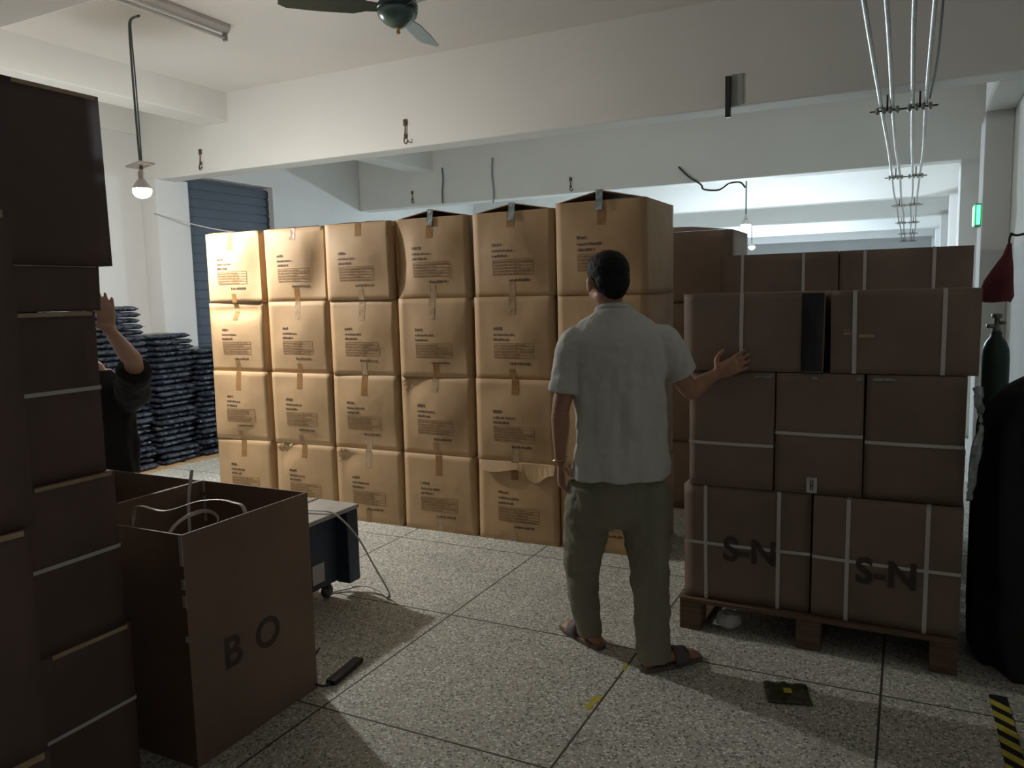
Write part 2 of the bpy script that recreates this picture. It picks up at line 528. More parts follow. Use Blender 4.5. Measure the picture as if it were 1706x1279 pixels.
bm = bmesh.new(); add_tube(bm, cable_pts, 0.006, 6, smooth_n=4)
tag(obj('hanging_cable', bm, M_DARKM, None, True), 'thin dark cable strung beside the rightmost steel conduit', 'cable')
names = ['nearest', 'second nearest', 'third nearest', 'fourth nearest', 'fifth nearest', 'farthest']
for k, y in enumerate(yk[1:]):
    for s, (a, b) in enumerate(((0, 1), (2, 3))):
        e = empty('pipe_clamp', ((PX[a] + PX[b]) / 2, y, 2.70), '%s rod clamp gripping the %s pair of conduits' % (names[k], 'left' if s == 0 else 'right'), 'clamp', 'clamps on the conduits')
        bm = bmesh.new(); add_tube(bm, [(-0.105, 0, 0), (0.105, 0, 0.0)], 0.006, 8); obj('threaded_rod', bm, M_DARKM, e, True)
        for dx in (-0.06, -0.018, 0.018, 0.06):
            bm = bmesh.new()
            add_lathe(bm, [(0.008, -0.012), (0.022, -0.01), (0.026, 0.0), (0.022, 0.01), (0.008, 0.012)], 12)
            bmesh.ops.rotate(bm, verts=bm.verts, cent=(0, 0, 0), matrix=Matrix.Rotation(PI / 2, 3, 'Y'))
            bmesh.ops.translate(bm, verts=bm.verts, vec=(dx, 0, 0))
            obj('insulator', bm, M_STEEL, e, True)
        bm = bmesh.new(); add_tube(bm, [(0, 0, 0), (0, -0.03, 0.1)], 0.006, 8); obj('hanger_rod', bm, M_DARKM, e, True)

# exit sign
e = empty('exit_sign', (0.425, 6.86, 1.98), 'small glowing green exit sign on the side of the right column', 'exit sign')
obj('sign_housing', box(-0.008, 0.033, -0.04, 0.16, 0.0, 0.165, 0.004), mat('sign_grey', (0.2, 0.25, 0.22), 0.5), e)
obj('lit_panel', box(-0.014, -0.006, -0.03, 0.15, 0.012, 0.153), emis('exit_green', (0.05, 1.0, 0.25), 3.2), e)
obj('front_panel', box(0.0, 0.025, -0.046, -0.038, 0.012, 0.153), bpy.data.materials['exit_green'], e)

# ------------------------------------------------------------------ bare bulbs
bulb_cols = [(1.0, 0.985, 0.95), (0.72, 0.86, 1.0), (0.66, 0.82, 1.0)]
def bulb(i, x, y, z, ztop, label, plate):
    e = empty('pendant_bulb', (x, y, z), label, 'lamp', 'bare bulbs on cords')
    bm = bmesh.new()
    add_lathe(bm, [(0.02, 0.0), (0.060, -0.001), (0.062, -0.010), (0.059, -0.026), (0.045, -0.047), (0.02, -0.060)], 24)
    obj('bulb', bm, emis('bulb_glow_%s' % 'abc'[i], bulb_cols[i], BULB_POWER[i]), e, True)
    bm = bmesh.new()
    add_lathe(bm, [(0.03, -0.0005), (0.0625, -0.001), (0.060, 0.014), (0.042, 0.042), (0.024, 0.066), (0.018, 0.07)], 24)
    obj('bulb_base', bm, M_LAMPW, e, True)
    bm = bmesh.new()
    add_lathe(bm, [(0.014, 0.068), (0.021, 0.070), (0.022, 0.105), (0.017, 0.125), (0.008, 0.135)], 20)
    obj('lamp_holder', bm, M_LAMPW, e, True)
    bm = bmesh.new()
    if plate:
        h = ztop - z
        add_tube(bm, [(0.0, 0, 0.13), (-0.008, 0, 0.4), (-0.012, 0.0, 0.8), (-0.01, 0.0, h - 0.1), (0.01, -0.0, h - 0.03), (0.12, -0.02, h - 0.03)], 0.0075, 8, (0, 1, 0), smooth_n=4)
        add_tube(bm, [(0.004, 0.01, 0.13), (0.004, 0.01, 0.45), (0.012, 0.0, 0.8), (0.006, 0.0, h - 0.12), (0.03, -0.01, h - 0.04), (0.12, -0.02, h - 0.035)], 0.005, 8, (0, 1, 0), smooth_n=4)
    else:
        add_tube(bm, [(0, 0, 0.13), (0.003, 0, ztop - z)], 0.009, 8, (0, 1, 0))
    obj('cord', bm, M_CABLE, e, True)
    if plate:
        bm = bmesh.new()
        add_box(bm, -0.075, 0.075, -0.06, -0.042, 0.155, 0.17, None, 0.002)
        add_box(bm, -0.075, 0.075, 0.042, 0.06, 0.155, 0.17, None, 0.002)
        add_box(bm, -0.075, -0.055, -0.042, 0.042, 0.155, 0.17, None, 0.002)
        add_box(bm, 0.055, 0.075, -0.042, 0.042, 0.155, 0.17, None, 0.002)
        add_box(bm, -0.055, 0.055, -0.012, 0.012, 0.16, 0.168)
        bmesh.ops.rotate(bm, verts=bm.verts, cent=(0, 0, 0.16), matrix=Matrix.Rotation(R(-8), 3, 'Y'))
        obj('mounting_frame', bm, M_LAMPW, e)
bulb(0, -4.78, 3.84, 2.345, H, 'bright bare bulb hanging on a long dark cord at upper left', True)
bulb(1, -1.95, 10.8, 2.405, H, 'distant lit bulb, the higher of the two glowing right of the tall carton', False)
bulb(2, -3.12, 18.0, 2.50, H, 'farthest lit bulb, glowing just above the strapped cartons', False)

# fluorescent batten (unlit)
e = empty('fluorescent_lamp', (-4.39, 3.7, 3.40), 'unlit fluorescent batten on the ceiling above the bare bulb', 'lamp')
bm = bmesh.new()
bmv = [(-0.045, 0.1), (-0.045, 0.075), (-0.022, 0.045), (0.022, 0.045), (0.045, 0.075), (0.045, 0.1)]
rs = [[bm.verts.new((x, y, z_)) for x, z_ in bmv] for y in (-0.62, 0.62)]
for k in range(6):
    bm.faces.new((rs[0][k], rs[0][(k + 1) % 6], rs[1][(k + 1) % 6], rs[1][k]))
bm.faces.new(rs[0][::-1]); bm.faces.new(rs[1])
obj('housing', bm, M_LAMPW, e)
bm = bmesh.new(); add_tube(bm, [(0, -0.59, 0.012), (0, 0.59, 0.012)], 0.0135, 12); obj('tube', bm, M_GLASS, e, True)
for s in (-1, 1):
    obj('end_socket', box(-0.016, 0.016, s * 0.605 - 0.012, s * 0.605 + 0.012, -0.008, 0.05, 0.003), mat('socket_grey', (0.3, 0.29, 0.28), 0.5), e)

# ceiling fan
e = empty('ceiling_fan', (-2.44, 3.6, 2.995), 'dark green ceiling fan with pointed motor cap in front of the beam', 'ceiling fan')
bm = bmesh.new(); add_lathe(bm, [(0.104, 0.055), (0.106, 0.04), (0.10, 0.02), (0.07, -0.012), (0.035, -0.032), (0.012, -0.038)], 36); obj('motor_cap', bm, M_FAN, e, True)
bm = bmesh.new(); add_lathe(bm, [(0.05, 0.098), (0.098, 0.09), (0.108, 0.078), (0.108, 0.056), (0.09, 0.054)], 36); obj('motor_band', bm, M_FAND, e, True)
bm = bmesh.new(); add_lathe(bm, [(0.009, -0.065), (0.013, -0.06), (0.010, -0.045), (0.016, -0.037), (0.01, -0.03)], 16); obj('finial', bm, M_METAL, e, True)
bm = bmesh.new(); add_lathe(bm, [(0.046, 0.095), (0.044, 0.12), (0.036, 0.21), (0.03, 0.22), (0.012, 0.222), (0.012, 0.41), (0.035, 0.42), (0.055, 0.5), (0.055, 0.51)], 24); obj('downrod', bm, M_FANG, e, True)
for a in (R(226), R(106), R(346)):
    bm = bmesh.new()
    d = Vector((math.cos(a), math.sin(a), 0)); nrm = Vector((-math.sin(a), math.cos(a), 0))
    secs = [(0.10, 0.03), (0.16, 0.035), (0.22, 0.06), (0.4, 0.068), (0.56, 0.065), (0.60, 0.045)]
    prev = None
    for s, wd in secs:
        tilt = 0.16 * wd * 2
        ring = []
        for sx, sz in ((-1, 0.003), (1, 0.003), (1, -0.003), (-1, -0.003)):
            p = d * s + nrm * wd * sx
            ring.append(bm.verts.new((p.x, p.y, 0.06 + sz + sx * tilt)))
        if prev:
            for k in range(4):
                bm.faces.new((prev[k], prev[(k + 1) % 4], ring[(k + 1) % 4], ring[k]))
        else:
            bm.faces.new(ring[::-1])
        prev = ring
    bm.faces.new(prev)
    obj('blade', bm, M_FAN, e)

# ------------------------------------------------------------------ cartons
def smoothstep(t):
    t = max(0, min(1, t))
    return t * t * (3 - 2 * t)

def carton_surface(w, d, h, seed, bulge, side=0.008, top=0.004, dent=None):
    """returns f(face, u, v) -> Vector; origin at the centre of the base, front towards -Y"""
    rnd = random.Random(seed)
    off = Vector((rnd.uniform(0, 50), rnd.uniform(0, 50), rnd.uniform(0, 50)))
    lean = (rnd.uniform(-0.006, 0.006), rnd.uniform(-0.006, 0.006))
    pk = (rnd.uniform(0.4, 0.6), rnd.uniform(0.4, 0.6))
    cr = [rnd.uniform(-0.006, 0.004) for _ in range(8)]
    def prof(t, k):
        g = math.log(0.5) / math.log(k)
        q = math.sin(PI * min(1, max(0, t)) ** g)
        return max(0.0, q) ** 1.1
    def base(p):
        q = Vector(((p.x / w) + 0.5, (p.y / d) + 0.5, p.z / h))
        # corner shifts, trilinear
        s = Vector((0, 0, 0))
        for i in range(8):
            wx = q.x if i & 1 else 1 - q.x
            wy = q.y if i & 2 else 1 - q.y
            wz = q.z if i & 4 else 1 - q.z
            ww = wx * wy * wz
            s.x += ww * cr[i]
            s.y += ww * cr[(i + 3) % 8]
        s.z = -abs(s.z) * q.z * 0.12
        return p + s
    def f(face, u, v, extra=0.0):
        b = prof(u, pk[0]) * prof(v, pk[1])
        n = noise.noise(Vector((u * 2.3, v * 2.3, face * 7)) + off) * 0.35 + noise.noise(Vector((u * 6, v * 6, face * 9)) + off) * 0.10
        edge = min(1, 8 * min(u, 1 - u, v, 1 - v))
        if face == 0:      # front
            a = bulge * (b + n * edge)
            if dent == 'corner':
                a -= 0.05 * max(0, 1 - (u + (1 - v)) / 0.55) * edge
            elif dent == 'right':
                a -= 0.035 * smoothstep((u - 0.62) / 0.35) * math.sin(PI * v)
            elif dent == 'top':
                a -= 0.035 * smoothstep((v - 0.72) / 0.2) * edge
            elif dent == 'leftflap':
                a -= 0.03 * smoothstep((0.3 - u) / 0.25) * math.sin(PI * v)
            p = base(Vector(((u - 0.5) * w, -d / 2, v * h))); return p + Vector((0, -a - extra, 0))
        if face == 1:
            p = base(Vector((w / 2, (u - 0.5) * d, v * h))); return p + Vector((side * b * (1 + n) + extra, 0, 0))
        if face == 2:
            p = base(Vector(((0.5 - u) * w, d / 2, v * h))); return p + Vector((0, side * b + extra, 0))
        if face == 3:
            p = base(Vector((-w / 2, (0.5 - u) * d, v * h))); return p + Vector((-side * b * (1 + n) - extra, 0, 0))
        if face == 4:
            p = base(Vector(((u - 0.5) * w, (v - 0.5) * d, h))); return p + Vector((0, 0, top * b + extra))
        p = base(Vector(((u - 0.5) * w, (0.5 - v) * d, 0))); return p
    return f

def carton_mesh(f, n=12, skip_top=False):
    bm = bmesh.new()
    for face in range(6):
        if face == 4 and skip_top:
            continue
        g = [[bm.verts.new(f(face, i / n, j / n)) for i in range(n + 1)] for j in range(n + 1)]
        for j in range(n):
            for i in range(n):
                bm.faces.new((g[j][i], g[j][i + 1], g[j + 1][i + 1], g[j + 1][i]))
    bmesh.ops.remove_doubles(bm, verts=bm.verts, dist=0.0009)
    return bm

def patch(bm, f, face, u0, u1, v0, v1, e=0.0012, nu=1, nv=1):
    g = [[bm.verts.new(f(face, u0 + (u1 - u0) * i / nu, v0 + (v1 - v0) * j / nv, e)) for i in range(nu + 1)] for j in range(nv + 1)]
    for j in range(nv):
        for i in range(nu):
            bm.faces.new((g[j][i], g[j][i + 1], g[j + 1][i + 1], g[j + 1][i]))

def print_block(f, seed, parent):
    """the block of print on the front: three short headings, a ruled table of small print, one bold line"""
    rnd = random.Random(seed + 77)
    fine = bmesh.new()
    u0 = 0.24 + rnd.uniform(-0.02, 0.02); v0 = 0.60 + rnd.uniform(-0.01, 0.02)
    def line(b, u, v, wd, hgt, cw):
        x = u
        while x < u + wd:
            c = cw * rnd.uniform(0.6, 1.1)
            h_ = hgt * rnd.choice((0.7, 0.72, 1.0, 1.0, 0.95))
            patch(b, f, 0, x, x + c * 0.72, v, v + h_, 0.0018)
            if rnd.random() < 0.5:
                patch(b, f, 0, x + c * 0.1, x + c * 0.4, v - hgt * 0.2, v, 0.0018)
            x += c * (1.5 if rnd.random() < 0.12 else 1.0)
    t1 = v0 - 0.165
    for nm, a_ in (('printed_heading', (u0, v0, 0.12, 0.034, 0.02)), ('printed_heading', (u0, v0 - 0.068, 0.27, 0.026, 0.019)),
                   ('printed_heading', (u0, v0 - 0.13, 0.20, 0.03, 0.02)), ('printed_footer', (0.46, t1 - 0.255, 0.26, 0.03, 0.02))):
        b_ = bmesh.new(); line(b_, *a_); obj(nm, b_, M_INK, parent)
    for k in range(6):
        patch(fine, f, 0, u0, u0 + 0.52, t1 - k * 0.036, t1 - k * 0.036 + 0.006, 0.0016, 8)
    for x in (0.0, 0.3, 0.515):
        patch(fine, f, 0, u0 + x, u0 + x + 0.006, t1 - 0.174, t1, 0.0016, 1, 4)
    for k in range(5):
        line(fine, u0 + 0.01, t1 - k * 0.036 - 0.027, rnd.uniform(0.3, 0.5), 0.017, 0.013)
    obj('printed_table', fine, M_INK2, parent)

rows = ['bottom', 'third', 'second', 'top']
cols = ['leftmost', 'second', 'third', 'fourth', 'fifth', 'sixth']
WC = [0.53, 0.535, 0.54, 0.54, 0.545, 0.55]
XC = [l + w_ / 2 for l, w_ in zip((-4.745, -4.155, -3.588, -3.015, -2.44, -1.878), WC)]
CH = [0.517, 0.517, 0.512, 0.514]
rowname = ['on the floor', 'third from the top', 'second from the top', 'in the top row']
feature = {(3, 0): 'brightest printed carton, far left of the top row, nearest the bulb', (3, 1): 'top-row carton, second from left, its right side bowed in shadow',
           (3, 5): 'large printed carton with raised flap directly behind the head of the man', (1, 3): 'printed carton with a creased top left corner, fourth from left, third row down',
           (0, 4): 'floor-level carton with a torn strip of board along its top, fifth from left',
           (2, 0): 'printed carton with its top pushed in, far left, second row down',
           (1, 2): 'printed carton with shiny taped top edge, third from left, third row down'}
dents = {(3, 1): 'right', (3, 0): 'right', (1, 3): 'corner', (2, 0): 'top', (3, 3): 'leftflap', (0, 1): 'corner', (0, 2): 'corner'}
FRONT_Y = 4.335
for c in range(6):
    for r in range(4):
        seed = 100 + c * 10 + r
        rnd = random.Random(seed)
        w_, d_, h_ = WC[c], 0.55, CH[r]
        z0 = sum(CH[:r])
        if r == 3 and c == 5:
            h_ = 0.535
        f = carton_surface(w_, d_, h_ - 0.0004, seed, 0.024 if r else 0.016, top=0.0005, dent=dents.get((r, c)))
        x = XC[c] + rnd.uniform(-0.006, 0.006) + (0.02 if (r == 3 and c < 5) else 0) * 0
        lab = feature.get((r, c), 'printed brown carton, %s column from the left, %s' % (cols[c], rowname[r]))
        e = empty('cardboard_carton', (x, FRONT_Y + d_ / 2 + rnd.uniform(-0.008, 0.008), z0), lab, 'carton', 'printed cartons in the wall of boxes', rz=rnd.uniform(-0.008, 0.008))
        openf = (r == 3 and c >= 3)
        obj('box_body', carton_mesh(f, 14, skip_top=openf), M_CARTON, e, True)
        print_block(f, seed, e)
        bm = bmesh.new()
        tl = rnd.uniform(0.16, 0.28)
        uc = 0.5 + rnd.uniform(-0.03, 0.03)
        patch(bm, f, 0, uc - 0.045, uc + 0.045, 1 - tl, 0.998, 0.0012, 2, 5)
        if not openf:
            patch(bm, f, 4, uc - 0.045, uc + 0.045, 0.0, 1.0, 0.0012, 2, 4)
        obj('packing_tape', bm, M_TAPE if rnd.random() < 0.75 else M_CTAPE, e)
        bm = bmesh.new()
        uc += rnd.uniform(-0.03, 0.03)
        patch(bm, f, 0, uc - 0.04, uc + 0.04, 0.003, rnd.uniform(0.12, 0.2), 0.0012, 2, 4)
        obj('packing_tape', bm, M_TAPE if rnd.random() < 0.5 else M_CTAPE, e)
        if (r, c) == (0, 4):
            bm = bmesh.new()
            g0 = None
            for k in range(15):
                t = k / 14
                a = f(0, 0.03 + 0.95 * t, 0.985, 0.003)
                dz = -0.05 - 0.012 * math.sin(9 * t) - (0.06 if 0.55 < t < 0.9 else 0.0) * math.sin(PI * (t - 0.55) / 0.35 if 0.55 < t < 0.9 else 0)
                b = a + Vector((0, -0.022 - 0.01 * math.sin(7 * t), dz))
                r_ = [bm.verts.new(a), bm.verts.new(b), bm.verts.new(b + Vector((0, 0.003, 0))), bm.verts.new(a + Vector((0, 0.003, 0)))]
                if g0:
                    for q in range(4):
                        bm.faces.new((g0[q], g0[(q + 1) % 4], r_[(q + 1) % 4], r_[q]))
                g0 = r_
            obj('torn_strip', bm, M_CARTON, e)
        if openf:
            # the two long flaps lean on each other and stand proud as a low tent
            pk = {3: 0.045, 4: 0.045, 5: 0.055}[c]
            for s in (-1, 1):
                bm = bmesh.new()
                ring = []
                for yy in (-d_ / 2 + 0.004, d_ / 2 - 0.004):
                    ring += [bm.verts.new((s * w_ / 2, yy, h_ - 0.006)), bm.verts.new((0, yy + 0.01, h_ + pk)), bm.verts.new((0, yy + 0.01, h_ + pk + 0.005)), bm.verts.new((s * w_ / 2, yy, h_ - 0.001))]
                for k in range(4):
                    bm.faces.new((ring[k], ring[(k + 1) % 4], ring[4 + (k + 1) % 4], ring[4 + k]))
                bm.faces.new(ring[:4][::-1]); bm.faces.new(ring[4:])
                obj('top_flap', bm, M_CARTON, e)
            bm = bmesh.new()
            for (ya, za, yb, zb) in ((-d_ / 2 - 0.002, h_ + pk + 0.006, -d_ / 2 - 0.012, h_ - 0.01), (-d_ / 2 - 0.012, h_ - 0.01, -d_ / 2 - 0.02, h_ - 0.055)):
                q = [(-0.022, ya, za), (0.022, ya, za), (0.02, yb, zb), (-0.02, yb, zb)]
                vs = [bm.verts.new(p) for p in q] + [bm.verts.new((p[0], p[1] + 0.0008, p[2])) for p in q]
                for fc in ((0, 1, 2, 3), (7, 6, 5, 4), (0, 4, 5, 1), (1, 5, 6, 2), (2, 6, 7, 3), (3, 7, 4, 0)):
                    bm.faces.new([vs[i] for i in fc])
            obj('loose_tape', bm, M_SILV, e)
        if (r, c) in ((3, 0), (3, 2), (1, 2), (3, 1)):
            bm = bmesh.new()
            patch(bm, f, 4, 0.02, 0.9, 0.02, 0.2, 0.003, 8, 2)
            for v in bm.verts:
                v.co.z += 0.012 * abs(noise.noise(v.co * 9 + Vector((seed, 0, 0))))
            obj('tape_edge', bm, M_CTAPE if (r, c) != (3, 0) else M_STRAP, e, True)  # tape nearest the bulb made whiter, its lamplight put into the colour

# carton standing behind, staggered back, with a flap standing open
for r, (z0, lab) in enumerate(((0, 'plain carton at the foot of the stack behind the wall of boxes'), (0.492, 'plain carton second from the floor behind the wall of boxes'), (0.984, 'plain carton third from the floor behind the wall of boxes'), (1.476, 'plain carton with one lifted flap behind the large carton, under the distant bulbs'))):
    f = carton_surface(0.56, 0.55, 0.486, 500 + r, 0.01)
    e = empty('cardboard_carton', (-1.355, 5.75, z0), lab, 'carton', 'cartons standing behind the wall of boxes')
    obj('box_body', carton_mesh(f, 8), M_CARTON2, e, True)
    if r == 3:
        bm = bmesh.new()
        q = [(-0.28, -0.27, 0.487), (0.27, -0.27, 0.487), (0.0, -0.23, 0.52), (-0.27, -0.22, 0.53)]
        vs = [bm.verts.new(p) for p in q] + [bm.verts.new((p[0], p[1] + 0.005, p[2])) for p in q]
        for fc in ((0, 1, 2, 3), (7, 6, 5, 4), (0, 4, 5, 1), (1, 5, 6, 2), (2, 6, 7, 3), (3, 7, 4, 0)):
            bm.faces.new([vs[i] for i in fc])
        obj('top_flap', bm, M_CARTON2, e)

# ------------------------------------------------------------------ strapped cartons on pallets
def band(bm, f, face, a0, a1, fixed, vertical, wd=0.011, e=0.003):
    if vertical:
        patch(bm, f, face, fixed - wd, fixed + wd, a0, a1, e, 1, 8)
    else:
        patch(bm, f, face, a0, a1, fixed - wd, fixed + wd, e, 8, 1)

def strapped(x0, x1, y0, y1, z0, z1, label, vs=(), hs=(), seed=0, m=None, rz=0.0, text=None, group='strapped cartons on pallets', bulge=0.008, shred=()):
    w_, d_, h_ = x1 - x0, y1 - y0, z1 - z0
    f = carton_surface(w_, d_, h_ - 0.002, 900 + seed, bulge, side=0.001, top=0.001)
    e = empty('strapped_carton', ((x0 + x1) / 2, (y0 + y1) / 2, z0), label, 'carton', group, rz)
    obj('box_body', carton_mesh(f, 12), m or M_CARTON2, e, True)
    for u in vs:
        bm = bmesh.new()
        band(bm, f, 0, 0.0, 1.0, u, True, 0.008 / w_)
        band(bm, f, 4, 0.0, 1.0, u, True, 0.008 / w_, 0.002)
        band(bm, f, 2, 0.0, 1.0, 1 - u, True, 0.008 / w_, 0.002)
        obj('strap', bm, M_STRAP, e)
    for v in hs:
        bm = bmesh.new()
        band(bm, f, 0, 0.0, 1.0, v, False, 0.007 / h_, 0.0042)
        band(bm, f, 3, 0.0, 1.0, v, False, 0.007 / h_, 0.0042)
        band(bm, f, 1, 0.0, 1.0, v, False, 0.007 / h_, 0.0042)
        obj('strap', bm, M_STRAP, e)
    for ua, ub in shred:
        bm = bmesh.new()
        patch(bm, f, 0, ua, ub, 0.955, 0.975, 0.004, 6, 1)
        for v_ in bm.verts:
            v_.co += Vector(noise.noise_vector(v_.co * 60)) * 0.005
        obj('tape_shred', bm, M_SILV, e)  # tape shreds in a paler silvery colour that stands in for glints
    if text:
        tb = text_bm(text[0], text[1], 0.004)
        bmesh.ops.rotate(tb, verts=tb.verts, cent=(0, 0, 0), matrix=Matrix.Rotation(PI / 2, 3, 'X'))
        p = f(0, text[2], text[3], 0.0028)
        bmesh.ops.translate(tb, verts=tb.verts, vec=p + Vector((0, -0.002, 0)))
        obj('stencilled_letters', tb, M_INKB, e)
    return e, f

def pallet(x0, x1, y0, y1, label, rz=0.0):
    w_, d_ = x1 - x0, y1 - y0
    e = empty('wooden_pallet', ((x0 + x1) / 2, (y0 + y1) / 2, 0), label, 'pallet', None, rz)
    hw, hd = w_ / 2, d_ / 2
    for k in range(7):
        yy = -hd + k * (d_ - 0.1) / 6
        obj('deck_board', box(-hw, hw, yy, yy + 0.1, 0.128, 0.148, 0.003), M_WOOD, e)
    for x in (-hw, -0.05, hw - 0.1):
        obj('stringer_board', box(x, x + 0.1, -hd, hd, 0.110, 0.128, 0.003), M_WOOD, e)
        for y in (-hd, -0.05, hd - 0.1):
            obj('block', box(x, x + 0.1, y, y + 0.1, 0.018, 0.11, 0.003), M_WOOD, e)
        obj('base_board', box(x - 0.0, x + 0.1, -hd, hd, 0.0, 0.018, 0.003), M_WOOD, e)
pallet(-0.9, 0.225, 3.46, 4.46, 'brown wooden pallet under the strapped cartons on the right', R(-1.2))
PY0, PY1 = 3.5, 4.05
strapped(-0.895, -0.348, 3.5, 4.02, 0.15, 0.678, 'strapped carton lettered S-N on the pallet, left one, above the paper scrap', (0.18, 0.76), (0.50,), 1, text=('S-N', 0.15, 0.54, 0.46))
strapped(-0.328, 0.225, 3.475, 4.0, 0.15, 0.678, 'strapped carton lettered S-N on the pallet, right one, beside the black garments', (0.25, 0.78), (0.50,), 2, text=('S-N', 0.15, 0.52, 0.43), rz=R(-2))
strapped(-0.868, -0.505, 3.5, 4.02, 0.68, 1.198, 'strapped carton in the middle pallet layer, directly under the hand of the man', (), (0.38,), 3, shred=((0.78, 0.96),))
e, f = strapped(-0.495, -0.152, 3.5, 4.02, 0.68, 1.198, 'middle carton of the middle pallet layer, with a small white tag at its foot', (), (0.5,), 4, shred=((0.42, 0.47), (0.92, 0.96)))
bm = bmesh.new(); patch(bm, f, 0, 0.38, 0.5, 0.01, 0.14, 0.004, 1, 2); tg = obj('tag', bm, M_PAPER, e)
bm = bmesh.new(); patch(bm, f, 0, 0.42, 0.432, 0.03, 0.12, 0.006); patch(bm, f, 0, 0.448, 0.458, 0.03, 0.12, 0.006); patch(bm, f, 0, 0.432, 0.448, 0.07, 0.08, 0.006); obj('tag_marks', bm, M_INKB, tg)
strapped(-0.143, 0.205, 3.5, 4.02, 0.68, 1.198, 'right carton of the middle pallet layer, beside the clear plastic wrap', (), (0.46,), 5, shred=((0.06, 0.3),))
e, f = strapped(-0.893, -0.312, 3.5, 4.02, 1.2, 1.54, 'top-layer pallet carton that the man rests his hand on', (0.43,), (), 6)
e2, f2 = strapped(-0.282, 0.252, 3.5, 4.02, 1.2, 1.54, 'top-layer pallet carton at the right, with two white straps and tape glints', (0.17, 0.77), (), 7)
bm = bmesh.new(); patch(bm, f2, 0, 0.09, 0.15, 0.47, 0.50, 0.002, 2); patch(bm, f2, 0, 0.09, 0.14, 0.52, 0.535, 0.002, 2); patch(bm, f2, 0, 0.2, 0.31, 0.44, 0.475, 0.002, 3); obj('packing_tape', bm, M_CTAPE, e2)
# dark film standing in for the shaded gap between the two top cartons
bm = bmesh.new(); 
prev = None
for k in range(13):
    t = k / 12
    u = 0.85 + 0.145 * t
    ring = [bm.verts.new(f(0, u, v, 0.004 + 0.006 * math.sin(PI * t) + 0.0015 * math.sin(v * 9 + t * 5))) for v in [j / 8 * 0.96 + 0.02 for j in range(9)]]
    if prev:
        for j in range(8):
            bm.faces.new((prev[j], ring[j], ring[j + 1], prev[j + 1]))
    prev = ring
obj('dark_gap_film', bm, mat('gap_shade_film', (0.02, 0.019, 0.021), 0.35, var=0.3, scale=9, bump=0.3, bscale=12, stretch=(3, 3, 0.6)), e, True)
pallet(-0.99, 0.28, 4.62, 5.6, 'wooden pallet in shade behind the strapped cartons')
for s, (xa, xb) in enumerate(((-0.978, -0.345), (-0.335, 0.282))):
    side = ('left', 'right')[s]
    for k, (za, zb) in enumerate(((0.15, 0.70), (0.70, 1.235), (1.235, 1.75))):
        strapped(xa, xb, 4.62, 5.2, za, zb, '%s strapped carton in the pallet row behind, %s layer' % (side, ('bottom', 'middle', 'top')[k]), (0.2, 0.72), (), 20 + s * 3 + k)

# ------------------------------------------------------------------ left stacks
def stackbox(x0, x1, y0, y1, z0, z1, label, seed, straps=(), rz=0.0):
    w_, d_ = x1 - x0, y1 - y0
    f = carton_surface(w_, d_, z1 - z0 - 0.002, 1300 + seed, 0.006, side=0.006, top=0.001)
    e = empty('cardboard_carton', ((x0 + x1) / 2, (y0 + y1) / 2, z0), label, 'carton', 'dark cartons stacked in the left foreground', rz)
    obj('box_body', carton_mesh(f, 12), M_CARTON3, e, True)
    for v in straps:
        bm = bmesh.new()
        for fc in (0, 1, 2):
            band(bm, f, fc, 0.0, 1.0, v, False, 0.006 / (z1 - z0), 0.004)
        obj('strap', bm, M_STRAP, e)
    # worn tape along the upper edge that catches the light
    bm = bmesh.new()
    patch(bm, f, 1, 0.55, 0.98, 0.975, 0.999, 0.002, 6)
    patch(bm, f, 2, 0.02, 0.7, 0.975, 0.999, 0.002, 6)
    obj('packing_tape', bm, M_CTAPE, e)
    return e, f
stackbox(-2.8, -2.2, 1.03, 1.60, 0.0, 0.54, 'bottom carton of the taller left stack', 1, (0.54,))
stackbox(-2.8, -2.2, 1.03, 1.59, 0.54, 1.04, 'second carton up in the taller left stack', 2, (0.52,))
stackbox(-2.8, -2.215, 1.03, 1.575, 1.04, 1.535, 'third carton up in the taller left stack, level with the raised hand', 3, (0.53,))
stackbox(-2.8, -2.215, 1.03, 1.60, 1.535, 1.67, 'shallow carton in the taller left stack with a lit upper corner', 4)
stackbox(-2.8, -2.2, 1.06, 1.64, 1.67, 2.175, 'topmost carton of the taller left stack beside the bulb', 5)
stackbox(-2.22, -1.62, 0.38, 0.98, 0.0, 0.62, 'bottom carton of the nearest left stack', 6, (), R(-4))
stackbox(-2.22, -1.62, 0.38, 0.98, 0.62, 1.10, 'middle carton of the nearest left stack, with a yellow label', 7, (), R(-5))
e, f = stackbox(-2.22, -1.62, 0.38, 0.99, 1.10, 1.745, 'topmost carton of the nearest left stack at the frame edge', 8, (), R(-3))

